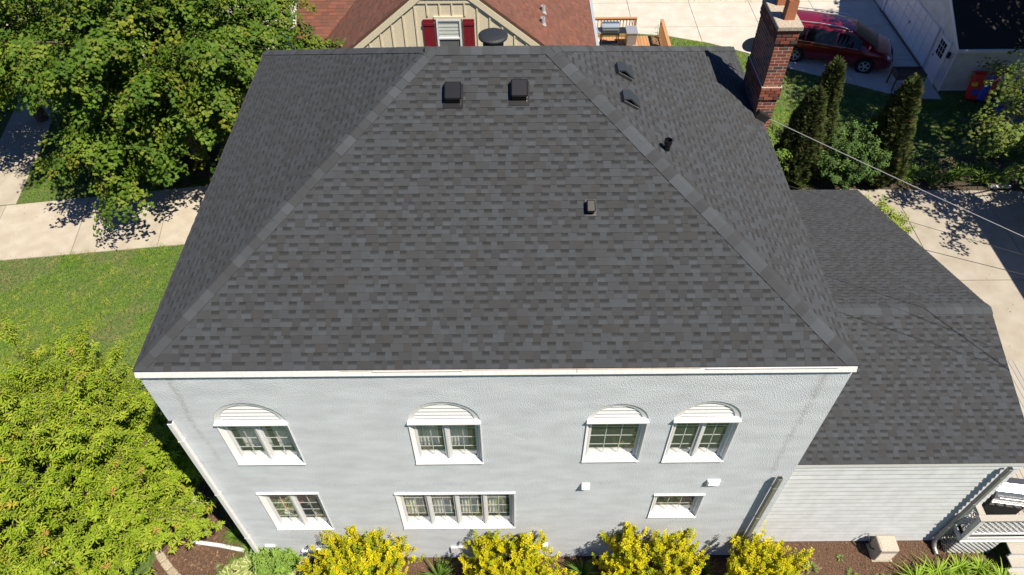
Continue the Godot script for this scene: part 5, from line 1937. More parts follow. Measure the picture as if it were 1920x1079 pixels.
const ORD := ["first", "second", "third", "fourth", "fifth", "sixth", "seventh", "eighth", "ninth", "tenth", "eleventh", "twelfth", "thirteenth"]
func build_plants() -> void:
	var mp := [spray_maple(1), spray_maple(2), spray_maple(3)]
	var gl := [Color(0.07, 0.132, 0.012), Color(0.095, 0.16, 0.015), Color(0.054, 0.11, 0.011), Color(0.13, 0.175, 0.018)]
	var t1 := thing("maple_tree", "large green maple with drooping boughs beside the left roof edge", "tree", Vector3(-11.9, 0, -15.9))
	woody(t1, {"seed": 101, "height": 8.4, "radius": 4.5, "crown_base": 0.26, "limbs": 54, "twig_from": 0.28, "twigs": 20, "twig_len": 1.5, "gap": 0.2, "trunk": 0.24, "low": -0.85, "lumpy": 0.75, "flat": 0.4, "droop": 0.45, "jit": 0.12, "sprays": mp, "cols": gl, "tip_cols": [Color(0.17, 0.18, 0.02)], "tip_share": 0.05,
		"extra": [Vector3(-0.85, 2.3, 4.3), Vector3(-1.0, 3.0, 4.1), Vector3(-0.4, 3.6, 3.8), Vector3(0.6, 3.2, 3.6), Vector3(3.9, 3.2, 1.8), Vector3(3.4, 2.6, 2.6), Vector3(3.8, 5.4, -0.5), Vector3(-2.2, 3.2, 4.0), Vector3(3.9, 5.6, -2.0), Vector3(3.6, 4.6, -1.4)]})
	var t2 := thing("maple_tree", "green maple at the far left edge beside the branching path", "tree", Vector3(-19.3, 0, -18.6))
	woody(t2, {"seed": 102, "height": 7.6, "radius": 4.6, "crown_base": 0.3, "limbs": 44, "twig_from": 0.28, "twigs": 19, "twig_len": 1.4, "gap": 0.21, "trunk": 0.2, "low": -0.75, "lumpy": 0.75, "flat": 0.4, "droop": 0.4, "jit": 0.12, "sprays": mp, "cols": gl, "tip_cols": [Color(0.2, 0.2, 0.04)], "tip_share": 0.05})
	var t3 := thing("maple_tree", "green tree at the right edge beside the side driveway", "tree", Vector3(20.1, 0, -13.0))
	woody(t3, {"seed": 103, "height": 5.8, "radius": 3.4, "crown_base": 0.28, "limbs": 26, "twigs": 12, "twig_len": 1.3, "gap": 0.26, "trunk": 0.16, "low": -0.8, "lumpy": 0.5, "flat": 0.4, "droop": 0.5, "jit": 0.12, "sprays": mp, "cols": [Color(0.11, 0.16, 0.03), Color(0.085, 0.135, 0.024), Color(0.14, 0.175, 0.034)]})
	var t4 := thing("shade_tree", "tall tree beyond the right edge shading the garage", "tree", Vector3(23.2, 0, -18.0))
	woody(t4, {"seed": 104, "height": 13.5, "radius": 5.8, "crown_base": 0.44, "limbs": 60, "twigs": 15, "twig_len": 1.8, "gap": 0.3, "trunk": 0.3, "low": -0.7, "lumpy": 0.4, "flat": 0.5, "droop": 0.3, "jit": 0.15, "scale": 1.5, "sprays": mp, "cols": gl})
	# lime green small tree at the front left
	var ln := [spray_lance(4), spray_lance(5), spray_lance(6)]
	var b1 := thing("lime_tree_shrub", "big lime green leafy small tree filling the lower left corner", "small tree", Vector3(-11.0, 0, -0.9))
	woody(b1, {"seed": 111, "height": 3.9, "radius": 3.35, "crown_base": 0.2, "limbs": 96, "stems": 5, "scale": 0.68, "twigs": 18, "twig_len": 0.9, "gap": 0.1, "trunk": 0.09, "low": -0.65, "lumpy": 0.5, "lump": 1.3, "flat": 0.45, "droop": 0.15, "jit": 0.06, "rise": 0.15, "twig_from": 0.38, "tilt": 0.25, "sprays": ln,
		"cols": [Color(0.205, 0.29, 0.018), Color(0.245, 0.325, 0.022), Color(0.17, 0.255, 0.015), Color(0.28, 0.34, 0.032)], "tip_cols": [Color(0.36, 0.3, 0.04), Color(0.38, 0.24, 0.06)], "tip_share": 0.03,
		"extra": [Vector3(3.3, 2.2, -0.6), Vector3(2.4, 1.2, 1.0), Vector3(-0.4, 3.1, -3.5), Vector3(-1.8, 3.0, -3.9), Vector3(1.6, 1.4, 1.5), Vector3(2.2, 0.9, 0.7), Vector3(0.9, 3.3, -2.4)]})
	# golden shrubs along the front wall
	var sh := [spray_shoot(7, 20, 0.26, 0.05), spray_shoot(8, 16, 0.2, 0.05), spray_shoot(9, 22, 0.32, 0.045)]
	var gold := [Color(0.48, 0.44, 0.006), Color(0.55, 0.49, 0.008), Color(0.4, 0.39, 0.006), Color(0.29, 0.345, 0.01), Color(0.57, 0.5, 0.012)]
	var gi := 0
	for q in [[-3.35, 0.85, 1.7, 1.0, "golden yellow shrub nearest the left downspout, below two lower windows"], [0.2, 0.9, 1.62, 0.98, "golden yellow shrub below the right end of the wide four-part window"], [3.4, 0.85, 1.85, 1.08, "tallest golden yellow shrub, below the small single lower window"], [6.0, 0.95, 1.5, 0.68, "narrow golden yellow shrub at the foot of the right downspout"]]:
		var g := thing("golden_shrub", q[4], "shrub", Vector3(q[0], 0, q[1]), 0, "golden shrubs along the front wall")
		woody(g, {"seed": 120 + gi, "height": q[2], "radius": q[3], "crown_base": 0.1, "limbs": 40, "stems": 6, "twigs": 9, "twig_len": 0.42, "gap": 0.085, "trunk": 0.05, "low": -0.5, "lumpy": 0.55, "lump": 1.6, "flat": 0.8, "droop": -0.1, "rise": 0.55, "jit": 0.04, "twig_from": 0.45, "up": 1.2, "tilt": 0.5, "sprays": sh, "cols": gold, "inner_cols": [Color(0.2, 0.27, 0.012), Color(0.3, 0.33, 0.012)], "mat": M.leaf_gold, "tw": 0.5,
			"extra": [Vector3(r_(gi, 0) * 0.8, q[2] + 0.12, -0.15), Vector3(r_(gi, 1) * 0.9, q[2] + 0.05, 0.1)]})
		gi += 1
	# conifers and shrubs behind the wing
	arborvitae(Vector3(10.75, 0, -14.35), 4.0, 1.5, 131, "shaded conical conifer nearest the brick chimney")
	arborvitae(Vector3(11.35, 0, -14.9), 4.75, 1.45, 132, "tallest conical conifer, second from the brick chimney")
	arborvitae(Vector3(14.0, 0, -14.5), 4.25, 1.6, 133, "conical conifer standing apart beside the raised planter")
	var mk := [spray_lance(14, 12, 0.08, 0.13, 0.42, 0.5), spray_lance(15, 10, 0.08, 0.12, 0.42, 0.5), spray_lance(16, 12, 0.07, 0.12, 0.42, 0.5)]
	var s1 := thing("round_shrub", "bushy mid green shrub between the conical conifers", "shrub", Vector3(12.75, 0, -14.2))
	woody(s1, {"seed": 141, "height": 2.1, "radius": 1.05, "crown_base": 0.1, "limbs": 34, "stems": 5, "twigs": 8, "twig_len": 0.5, "gap": 0.14, "trunk": 0.05, "low": -0.6, "lumpy": 0.5, "flat": 0.6, "droop": 0.1, "jit": 0.06, "sprays": mk, "cols": [Color(0.075, 0.14, 0.034), Color(0.1, 0.17, 0.042), Color(0.06, 0.115, 0.028)]})
	var s2 := thing("bright_shrub", "small yellow green shrub showing past the wing roof edge", "shrub", Vector3(12.75, 0, -11.0))
	woody(s2, {"seed": 142, "height": 1.25, "radius": 0.85, "crown_base": 0.1, "limbs": 26, "stems": 5, "twigs": 7, "twig_len": 0.4, "gap": 0.13, "trunk": 0.04, "low": -0.5, "lumpy": 0.5, "flat": 0.6, "droop": 0.1, "jit": 0.06, "sprays": mk, "cols": [Color(0.26, 0.32, 0.05), Color(0.21, 0.28, 0.04)]})
	var s3 := thing("corner_shrub", "leafy green shrub just below the brick chimney", "shrub", Vector3(9.3, 0, -14.3))
	woody(s3, {"seed": 143, "height": 2.4, "radius": 0.9, "crown_base": 0.1, "limbs": 24, "stems": 5, "twigs": 7, "twig_len": 0.4, "gap": 0.14, "trunk": 0.04, "low": -0.5, "lumpy": 0.5, "flat": 0.6, "droop": 0.1, "jit": 0.06, "sprays": mk, "cols": [Color(0.13, 0.21, 0.035), Color(0.16, 0.24, 0.04)]})
	# strap-leaved plants along the side driveway
	var lily := strap_clump(151, 70, 0.75, 0.013, Color(0.09, 0.17, 0.03), Color(0.16, 0.25, 0.04))
	var r := RandomNumberGenerator.new()
	r.seed = 19
	for k in 13:
		var at := Vector3(14.75 + k * 0.32 + r.randf_range(-0.08, 0.08), 0, -14.25 + 0.28 * sin(k * 2.1) - 0.25 * float(k % 2))
		plant("daylily_clump", ORD[k] + " strap-leaved clump from the left along the side driveway's far end", "daylily", lily, at, "strap-leaved clumps at the driveway end", r.randf() * TAU, r.randf_range(0.85, 1.3))
	# bright daylilies at the lower right
	var bright := strap_clump(152, 80, 0.8, 0.016, Color(0.18, 0.3, 0.03), Color(0.3, 0.42, 0.05))
	var where := ["leftmost bright green strap-leaved clump below the beige utility unit", "bright green strap-leaved clump left of the deck lattice corner", "bright green strap-leaved clump in front of the deck lattice corner", "bright green strap-leaved clump under the middle of the deck lattice", "bright green strap-leaved clump at the foot of the deck steps", "bright green strap-leaved clump nearest the lower right corner", "low bright green strap-leaved clump on the bottom edge below the utility unit", "bright green strap-leaved clump on the bottom edge below the lattice corner", "bright green strap-leaved clump on the bottom edge left of the steps"]
	var i := 0
	for q in [[9.95, 0.75], [10.5, 0.62], [11.05, 0.48], [11.6, 0.5], [11.95, 0.82], [12.5, 1.2], [10.45, 1.1], [11.1, 0.95], [11.6, 1.05]]:
		plant("daylily_clump", where[i], "daylily", bright, Vector3(q[0], 0.01, q[1]), "bright daylilies before the side deck", r.randf() * TAU, r.randf_range(0.9, 1.15))
		i += 1
	# dark green strap plants between the golden shrubs
	var dark := strap_clump(153, 60, 0.72, 0.02, Color(0.07, 0.14, 0.02), Color(0.12, 0.2, 0.03))
	plant("strap_plant", "dark green strap-leaved plant between the two left golden shrubs", "plant", dark, Vector3(-1.55, 0, 0.55), "", 0.4, 1.1)
	plant("strap_plant", "shaded dark green plant between the second and third golden shrubs", "plant", dark, Vector3(1.95, 0, 0.5), "", 2.0, 1.0)
	plant("strap_plant", "small dark green plant beside the narrow golden shrub", "plant", dark, Vector3(4.85, 0, 0.5), "", 3.0, 0.9)
	# left bed: ornamental grasses, hostas, flowers
	var fine := strap_clump(154, 150, 0.62, 0.006, Color(0.1, 0.2, 0.03), Color(0.17, 0.28, 0.05))
	plant("fine_grass_clump", "fine green grass clump nearest the white pipe on the mulch", "ornamental grass", fine, Vector3(-6.75, 0.01, -0.55), "", 0.0, 0.95)
	plant("fine_grass_clump", "fine green grass clump nearest the house corner downspout", "ornamental grass", fine, Vector3(-6.3, 0.01, -0.2), "", 1.0, 0.8)
	plant("fine_grass_clump", "fine green grass clump below the pink flowers", "ornamental grass", fine, Vector3(-6.95, 0.01, -1.25), "", 2.0, 0.75)
	plant("fine_grass_clump", "fine green grass clump tucked under the lime green tree", "ornamental grass", fine, Vector3(-7.25, 0.01, -1.85), "", 3.0, 0.9)
	plant("fine_grass_clump", "low fine grass clump below the white pipe, among the hostas", "ornamental grass", fine, Vector3(-6.6, 0.01, 0.15), "", 4.0, 0.6)
	var hosta := [hosta_clump(161, 70), hosta_clump(162, 70)]
	where = ["cream-edged hosta nearest the downspout foot", "cream-edged hosta at the bottom edge below the downspout foot", "leftmost cream-edged hosta on the mulch", "cream-edged hosta beside the stone edging under the lime tree", "cream-edged hosta behind the golden shrub at the left"]
	i = 0
	for q in [[-6.05, 0.3], [-5.75, 0.75], [-6.55, 0.55], [-8.1, -1.3], [-5.2, 0.35]]:
		plant("hosta", where[i], "hosta", hosta[i % 2], Vector3(q[0], 0.01, q[1]), "hostas in the front bed", i * 1.3, [1.15, 1.2, 1.0, 0.9, 0.8][i])
		i += 1
	var fl := MB.new()
	var fr := RandomNumberGenerator.new()
	fr.seed = 23
	for k in 60:
		var c := Vector3(fr.randfn(0, 0.12), 0.3 + fr.randf() * 0.16, fr.randfn(0, 0.42))
		for q in 5:
			var a := q * TAU / 5 + fr.randf()
			fl.col = Color(0.62, 0.42, 0.5) * fr.randf_range(0.8, 1.15)
			fl.tri(c, c + Vector3(cos(a) * 0.035, 0.01, sin(a) * 0.035), c + Vector3(cos(a + 0.8) * 0.035, 0.01, sin(a + 0.8) * 0.035))
	var pf := thing("pink_flowers", "pale pink flowers on green stems at the left house corner", "flowers", Vector3(-6.75, 0.01, -1.95))
	obj("blossoms", fl, M.pink, pf)
	obj("stems", strap_clump(155, 60, 0.4, 0.006, Color(0.1, 0.18, 0.03), Color(0.14, 0.24, 0.04)), M.leaf, pf)
	var sprig := strap_clump(156, 40, 0.22, 0.012, Color(0.16, 0.24, 0.06), Color(0.2, 0.28, 0.08))
	var low := [[7.55, 0.35, 0.9], [8.35, 0.1, 0.5], [8.5, 0.5, 0.7], [7.2, 0.1, 0.6], [9.0, 0.75, 1.0], [9.35, 0.7, 0.9], [7.9, 0.75, 0.6], [-7.0, 0.2, 0.5]]
	where = ["grey green low plant at the foot of the narrow golden shrub", "tiny sprout on the mulch below the pale siding", "low sprig on the mulch left of the utility unit", "low sprig by the edge of the narrow golden shrub", "low green plant in front of the utility unit, left one", "low green plant in front of the utility unit, right one", "tiny sprig on the bottom edge of the right mulch", "tiny sprig on the left mulch below the white pipe"]
	for k in low.size():
		plant("low_sprig", where[k], "plant", sprig, Vector3(low[k][0], 0.01, low[k][1]), "small sprigs on the mulch", k * 1.1, low[k][2] * 1.3)
	var hs := thing("green_shrub", "small fresh green shrub at the foot of the left downspout", "shrub", Vector3(-5.55, 0, 0.2))
	woody(hs, {"seed": 144, "height": 0.75, "radius": 0.42, "crown_base": 0.1, "limbs": 16, "stems": 4, "twigs": 5, "twig_len": 0.25, "gap": 0.1, "trunk": 0.02, "low": -0.4, "lumpy": 0.4, "flat": 0.6, "droop": 0.1, "jit": 0.04, "sprays": mk, "scale": 0.8, "cols": [Color(0.17, 0.28, 0.05), Color(0.2, 0.31, 0.06)]})
	# plants seen at the top edge beyond the rear driveway
	for k in 7:
		plant("daylily_clump", ORD[k] + " green clump from the left at the top edge beyond the rear driveway", "daylily", bright, Vector3(8.6 + k * 0.65, 0, -28.6 - 0.15 * float(k % 2)), "clumps beyond the rear driveway", k * 1.7, 1.0)
func r_(a: int, b: int) -> float:
	return sin(a * 12.9898 + b * 78.233) * 0.9

# ---------------------------------------------------------------- red minivan
const VAN := [
	# x, half width, belt y, roof edge y, roof edge half width, roof y
	[-2.56, 0.80, 0.98, 1.03, 0.76, 1.06], [-2.50, 0.90, 1.00, 1.22, 0.76, 1.27], [-2.36, 0.96, 1.02, 1.55, 0.73, 1.65], [-2.1, 0.98, 1.02, 1.61, 0.72, 1.72], [-1.0, 0.99, 1.02, 1.65, 0.72, 1.77],
	[0.0, 0.99, 1.01, 1.64, 0.72, 1.76], [0.72, 0.99, 1.00, 1.58, 0.70, 1.69], [1.3, 0.99, 0.99, 1.30, 0.74, 1.40], [1.85, 0.98, 0.97, 1.03, 0.80, 1.13], [2.2, 0.94, 0.86, 0.93, 0.72, 1.01], [2.46, 0.84, 0.70, 0.79, 0.6, 0.85], [2.58, 0.66, 0.52, 0.62, 0.46, 0.64], [2.61, 0.55, 0.40, 0.48, 0.4, 0.50]]
func van_at(x: float) -> Array:
	for i in VAN.size() - 1:
		if x <= VAN[i + 1][0]:
			var t := clampf((x - VAN[i][0]) / (VAN[i + 1][0] - VAN[i][0]), 0, 1)
			var r := []
			for k in 6: r.append(lerpf(VAN[i][k], VAN[i + 1][k], t))
			return r
	return VAN[-1]
func van_side(x: float, t: float) -> Vector3:
	var s := van_at(x)
	return Vector3(x, lerpf(s[2], s[3], t), lerpf(s[1] * 0.97, s[4], t))
func van_top(x: float, f: float) -> Vector3:
	var s := van_at(x)
	return Vector3(x, lerpf(s[5], s[3], pow(absf(f), 2.2)), s[4] * f)
func build_van() -> void:
	var o := thing("red_minivan", "dark red minivan with tinted windows parked on the pale driveway", "van", Vector3(14.82, 0.03, -22.98), -0.336)
	var mb := MB.new()
	var rings := []
	for i in VAN.size():
		var s: Array = VAN[i]
		var half := [Vector3(s[0], minf(0.26, s[2]), s[1] * 0.9), Vector3(s[0], lerpf(0.26, s[2], 0.35), s[1]), Vector3(s[0], lerpf(0.26, s[2], 0.8), s[1]), Vector3(s[0], s[2], s[1] * 0.97), Vector3(s[0], s[3], s[4]), Vector3(s[0], lerpf(s[3], s[5], 0.6), s[4] * 0.7), Vector3(s[0], s[5], 0)]
		var ring := half.duplicate()
		for k in range(5, -1, -1):
			ring.append(Vector3(half[k].x, half[k].y, -half[k].z))
		rings.append(ring)
	# smooth normals over the loft
	var nr := []
	for i in rings.size():
		var row := []
		for k in 13:
			var a: Vector3 = rings[mini(i + 1, rings.size() - 1)][k] - rings[maxi(i - 1, 0)][k]
			var b: Vector3 = rings[i][mini(k + 1, 12)] - rings[i][maxi(k - 1, 0)]
			row.append(a.cross(b).normalized() * -1.0)
		nr.append(row)
	for i in rings.size() - 1:
		for k in 12:
			var a: Vector3 = rings[i][k]
			var b: Vector3 = rings[i + 1][k]
			var c: Vector3 = rings[i + 1][k + 1]
			var d: Vector3 = rings[i][k + 1]
			var sg := 1.0
			if (b - a).cross(c - a).dot(nr[i][k]) < 0: sg = -1.0
			var mid := (a + b + c + d) * 0.25 - Vector3(0, 0.8, 0)
			var fl := 1.0 if nr[i][k].dot(Vector3(0, mid.y, mid.z)) > 0 else -1.0
			mb.tri_n(a, b, c, nr[i][k] * fl, nr[i + 1][k] * fl, nr[i + 1][k + 1] * fl)
			mb.tri_n(a, c, d, nr[i][k] * fl, nr[i + 1][k + 1] * fl, nr[i][k + 1] * fl)
	for e in [0, rings.size() - 1]:
		for k in range(1, 12):
			if e == 0: mb.tri(rings[e][0], rings[e][k], rings[e][k + 1])
			else: mb.tri(rings[e][0], rings[e][k + 1], rings[e][k])
	obj("body", mb, M.red_paint, o)
	var off := 0.008
	for sg in [1.0, -1.0]:
		for w in [[-2.2, -1.28, 0.1, 0.86], [-1.2, 0.02, 0.08, 0.88], [0.1, 1.12, 0.08, 0.88]]:
			var g := MB.new()
			for j in 6:
				var x0 := lerpf(w[0], w[1], j / 6.0)
				var x1 := lerpf(w[0], w[1], (j + 1) / 6.0)
				var p := [van_side(x0, w[2]), van_side(x1, w[2]), van_side(x1, w[3]), van_side(x0, w[3])]
				for q in 4: p[q] = Vector3(p[q].x, p[q].y + off * 0.4, (p[q].z + off) * sg)
				if sg > 0: g.quad(p[0], p[1], p[2], p[3])
				else: g.quad(p[1], p[0], p[3], p[2])
			obj("side_window", g, M.car_glass, o)
		# door seams and handles
		for x in [-1.24, 0.06, 1.18]:
			var sm := MB.new()
			for q in [[0.32, 0.6], [0.6, 0.95]]:
				sm.quad(Vector3(x - 0.006, q[0], 0.993 * sg), Vector3(x + 0.006, q[0], 0.993 * sg), Vector3(x + 0.006, q[1], 0.993 * sg), Vector3(x - 0.006, q[1], 0.993 * sg))
			obj("door_seam", sm, M.black_plastic, o)
		for x in [-0.1, 0.28]:
			bx(Vector3(0.2, 0.035, 0.03), Vector3(x, 0.93, 0.99 * sg), "door_handle", M.red_paint, o)
		bx(Vector3(3.2, 0.02, 0.012), Vector3(-0.5, 1.045, 0.968 * sg), "belt_trim", M.alloy, o)
		var mir := MB.new()
		mir.cbox(Vector3(1.12, 1.08, 1.07 * sg), Vector3(0.14, 0.15, 0.2), 0.04)
		obj("mirror", mir, M.red_paint, o)
		var hl := MB.new()
		hl.cbox(Vector3(2.3, 0.78, 0.74 * sg), Vector3(0.34, 0.13, 0.2), 0.04, Basis(Vector3.UP, -0.5 * sg) * Basis(Vector3(0, 0, 1), -0.35))
		obj("headlight", hl, M.head_glass, o)
		bx(Vector3(0.1, 0.34, 0.16), Vector3(-2.5, 1.05, 0.8 * sg), "tail_light", M.toy_red, o)
		var rail := MB.new()
		rail.tube([Vector3(-2.0, 1.66, 0.62 * sg), Vector3(-1.8, 1.74, 0.62 * sg), Vector3(-0.8, 1.79, 0.62 * sg), Vector3(0.2, 1.76, 0.62 * sg), Vector3(0.45, 1.68, 0.62 * sg)], [0.02, 0.02, 0.02, 0.02, 0.02], 6)
		obj("roof_rail", rail, M.alloy, o)
	var ws := MB.new()
	for j in 6:
		for q in 8:
			var x0 := lerpf(0.8, 1.8, j / 6.0)
			var x1 := lerpf(0.8, 1.8, (j + 1) / 6.0)
			var f0 := lerpf(-0.93, 0.93, q / 8.0)
			var f1 := lerpf(-0.93, 0.93, (q + 1) / 8.0)
			var u := Vector3(0.006, 0.01, 0)
			ws.quad(van_top(x0, f0) + u, van_top(x0, f1) + u, van_top(x1, f1) + u, van_top(x1, f0) + u)
	obj("windshield", ws, M.car_glass, o)
	bx(Vector3(0.05, 0.12, 1.0), Vector3(2.6, 0.52, 0), "grille", M.black_plastic, o)
	for x in [-1.5, 1.5]:
		for sg in [1.0, -1.0]:
			var ar := MB.new()
			ar.lathe(Vector3(x, 0.36, 0.985 * sg), [[0.41, 0.0], [0.41, 0.008], [0.0, 0.008]], 24, Basis(Vector3.RIGHT, PI / 2 * sg))
			obj("wheel_arch", ar, M.black_plastic, o)
			var wh := Node3D.new()
			wh.name = "wheel"
			o.add_child(wh, true)
			var B := Basis(Vector3.RIGHT, PI / 2 * sg)
			var c := Vector3(x, 0.33, 0.83 * sg)
			var t := MB.new()
			t.lathe(c, [[0.2, -0.1], [0.31, -0.1], [0.335, -0.06], [0.335, 0.14], [0.31, 0.18], [0.225, 0.185], [0.22, 0.14], [0.0, 0.14]], 28, B)
			obj("tyre", t, M.rubber, wh)
			var rm := MB.new()
			rm.lathe(c, [[0.215, 0.15], [0.228, 0.188], [0.205, 0.19], [0.2, 0.15]], 28, B)
			for k in 5:
				var a := k * TAU / 5 + 0.3
				var d := B * Vector3(cos(a), 0, sin(a))
				var ax := B * Vector3.UP
				rm.bar(c + ax * 0.165 + d * 0.02, c + ax * 0.165 + d * 0.21, 0.06, 0.03, ax)
			rm.lathe(c, [[0.05, 0.15], [0.05, 0.19], [0.0, 0.19]], 14, B)
			obj("rim", rm, M.alloy, wh)

# ---------------------------------------------------------------- back deck of the cream house
func build_back_deck() -> void:
	var o := thing("cedar_deck", "cedar deck with baluster railing behind the ridge of the grey roof", "deck", Vector3(5.5, 0, -22.6))
	var r := RandomNumberGenerator.new()
	r.seed = 8
	var top := 0.5
	var x := -1.6
	while x < 1.75:
		var mb := MB.new()
		mb.col = Color(1, 1, 1) * r.randf_range(0.8, 1.1)
		mb.cbox(Vector3(x + 0.065, top - 0.015, 0), Vector3(0.132, 0.03, 2.9), 0.004)
		obj("deck_board", mb, M.cedar, o)
		x += 0.14
	bx(Vector3(3.3, 0.2, 0.04), Vector3(0.08, top - 0.14, -1.42), "rim_board", M.cedar, o)
	bx(Vector3(0.04, 0.2, 2.8), Vector3(1.72, top - 0.14, 0), "rim_board", M.cedar, o)
	# far railing
	bx(Vector3(2.15, 0.04, 0.14), Vector3(-0.52, top + 0.92, -1.4), "rail_cap", M.cedar, o)
	bx(Vector3(2.1, 0.06, 0.04), Vector3(-0.52, top + 0.85, -1.4), "top_rail", M.cedar, o)
	bx(Vector3(2.1, 0.06, 0.04), Vector3(-0.52, top + 0.1, -1.4), "bottom_rail", M.cedar, o)
	for k in 14:
		bx(Vector3(0.035, 0.75, 0.035), Vector3(-1.5 + k * 0.145, top + 0.47, -1.4), "baluster", M.cedar, o)
	bx(Vector3(0.1, 1.0, 0.1), Vector3(0.5, top + 0.4, -1.4), "rail_post", M.cedar, o)
	bx(Vector3(0.1, 1.0, 0.1), Vector3(-1.55, top + 0.4, -1.4), "rail_post", M.cedar, o)
	# right railing, running toward the camera
	bx(Vector3(0.14, 0.04, 2.6), Vector3(1.66, top + 0.92, 0.05), "rail_cap", M.cedar, o)
	bx(Vector3(0.04, 0.06, 2.5), Vector3(1.66, top + 0.85, 0.05), "top_rail", M.cedar, o)
	bx(Vector3(0.04, 0.06, 2.5), Vector3(1.66, top + 0.1, 0.05), "bottom_rail", M.cedar, o)
	for k in 17:
		bx(Vector3(0.035, 0.75, 0.035), Vector3(1.66, top + 0.47, -1.1 + k * 0.145), "baluster", M.cedar, o)
	bx(Vector3(0.1, 1.0, 0.1), Vector3(1.66, top + 0.4, -1.25), "rail_post", M.cedar, o)
	var y := top
	# black grill with steel lid
	var g := thing("barbecue", "black barbecue with blue grey steel lid on the cedar deck", "grill", Vector3(4.75, y, -23.1), 0.0)
	var mb := MB.new()
	var sec := [[-0.28, 0.86], [-0.28, 1.0], [-0.14, 1.17], [0.06, 1.18], [0.22, 1.08], [0.27, 0.86]]
	for i in sec.size() - 1:
		mb.quad(Vector3(-0.38, sec[i + 1][1], sec[i + 1][0]), Vector3(-0.38, sec[i][1], sec[i][0]), Vector3(0.38, sec[i][1], sec[i][0]), Vector3(0.38, sec[i + 1][1], sec[i + 1][0]))
		for sx in [-0.38, 0.38]:
			mb.tri(Vector3(sx, 0.86, 0), Vector3(sx, sec[i][1], sec[i][0]), Vector3(sx, sec[i + 1][1], sec[i + 1][0]))
	obj("lid", mb, M.steel_blue, g)
	bx(Vector3(0.8, 0.14, 0.54), Vector3(0, 0.79, 0), "firebox", M.black_metal, g)
	bx(Vector3(0.7, 0.03, 0.04), Vector3(0, 1.0, 0.29), "lid_handle", M.steel, g)
	bx(Vector3(0.3, 0.03, 0.5), Vector3(0.56, 0.82, 0), "side_shelf", M.black_metal, g)
	bx(Vector3(0.3, 0.03, 0.5), Vector3(-0.56, 0.82, 0), "side_shelf", M.grey_metal, g)
	for sx in [-1, 1]:
		for sz in [-1, 1]:
			bx(Vector3(0.04, 0.76, 0.04), Vector3(sx * 0.37, 0.38, sz * 0.22), "leg", M.black_metal, g)
	bx(Vector3(0.76, 0.03, 0.46), Vector3(0, 0.16, 0), "lower_shelf", M.black_metal, g)
	var bin := thing("white_bin", "white lidded bin left of the barbecue on the cedar deck", "bin", Vector3(4.05, y, -22.75))
	mb = MB.new()
	mb.lathe(Vector3.ZERO, [[0.0, 0.01], [0.17, 0.01], [0.21, 0.5], [0.0, 0.5]], 12)
	obj("tub", mb, M.white, bin)
	mb = MB.new()
	mb.lathe(Vector3(0, 0.5, 0), [[0.225, 0.0], [0.22, 0.06], [0.0, 0.08]], 12)
	obj("lid", mb, M.white_old, bin)
	var cab := thing("grey_cabinet", "grey patio cabinet right of the barbecue on the cedar deck", "cabinet", Vector3(5.72, y, -23.15))
	mb = MB.new()
	mb.cbox(Vector3(0, 0.4, 0), Vector3(0.42, 0.78, 0.6), 0.015)
	obj("carcass", mb, M.galv, cab)
	bx(Vector3(0.5, 0.03, 0.68), Vector3(0, 0.81, 0), "top", M.grey_metal, cab)
	var pot := thing("patio_pot", "dark round plant pot with one thin leafy stem on the cedar deck", "plant pot", Vector3(6.72, y, -22.35))
	mb = MB.new()
	mb.lathe(Vector3.ZERO, [[0.0, 0.005], [0.17, 0.005], [0.25, 0.42], [0.22, 0.42], [0.2, 0.36], [0.0, 0.36]], 18)
	obj("pot", mb, M.black_plastic, pot)
	mb = MB.new()
	mb.tube([Vector3(0, 0.36, 0), Vector3(0.02, 0.9, 0.02), Vector3(-0.03, 1.5, 0)], [0.014, 0.01, 0.005], 5)
	obj("stem", mb, M.bark, pot)
	mb = MB.new()
	for k in 34:
		var q := Vector3(rng.randfn(0, 0.1), 0.6 + 0.9 * rng.randf(), rng.randfn(0, 0.1))
		leaf_lance(mb, q, Vector3(rng.randfn(), 0.2, rng.randfn()).normalized(), Vector3.UP, 0.08, 0.035, Color(0.12, 0.17, 0.05))
	obj("leaves", mb, M.leaf, pot)
	var fp := thing("flower_pot", "low pot of dark red flowers by the right deck railing", "plant pot", Vector3(6.75, y, -21.75))
	mb = MB.new()
	mb.lathe(Vector3.ZERO, [[0.0, 0.005], [0.13, 0.005], [0.17, 0.2], [0.0, 0.19]], 14)
	obj("pot", mb, M.grey_metal, fp)
	mb = MB.new()
	for k in 60:
		var q := Vector3(rng.randfn(0, 0.11), 0.25 + 0.15 * rng.randf(), rng.randfn(0, 0.11))
		leaf_lance(mb, q, Vector3(rng.randfn(), 0.3, rng.randfn()).normalized(), Vector3.UP, 0.07, 0.05, Color(0.22, 0.02, 0.04) if k % 3 else Color(0.5, 0.45, 0.42))
	obj("flowers", mb, M.leaf_matt, fp)
	var tb := thing("wire_table", "round wire mesh table at the near edge of the cedar deck", "table", Vector3(5.85, y, -21.85))
	mb = MB.new()
	for k in 6:
		var rr := 0.06 + k * 0.06
		var pts := []
		var rd := []
		for j in 25:
			pts.append(Vector3(cos(j * TAU / 24) * rr, 0.6, sin(j * TAU / 24) * rr))
			rd.append(0.008)
		mb.tube(pts, rd, 4, false)
	for k in 12:
		mb.bar(Vector3(0, 0.6, 0), Vector3(cos(k * TAU / 12) * 0.36, 0.6, sin(k * TAU / 12) * 0.36), 0.01, 0.01)
	obj("top", mb, M.grey_metal, tb)
	for k in 3:
		mb = MB.new()
		mb.tube([Vector3(cos(k * TAU / 3) * 0.3, 0.6, sin(k * TAU / 3) * 0.3), Vector3(cos(k * TAU / 3) * 0.34, 0.0, sin(k * TAU / 3) * 0.34)], [0.012, 0.012], 5)
		obj("leg", mb, M.grey_metal, tb)

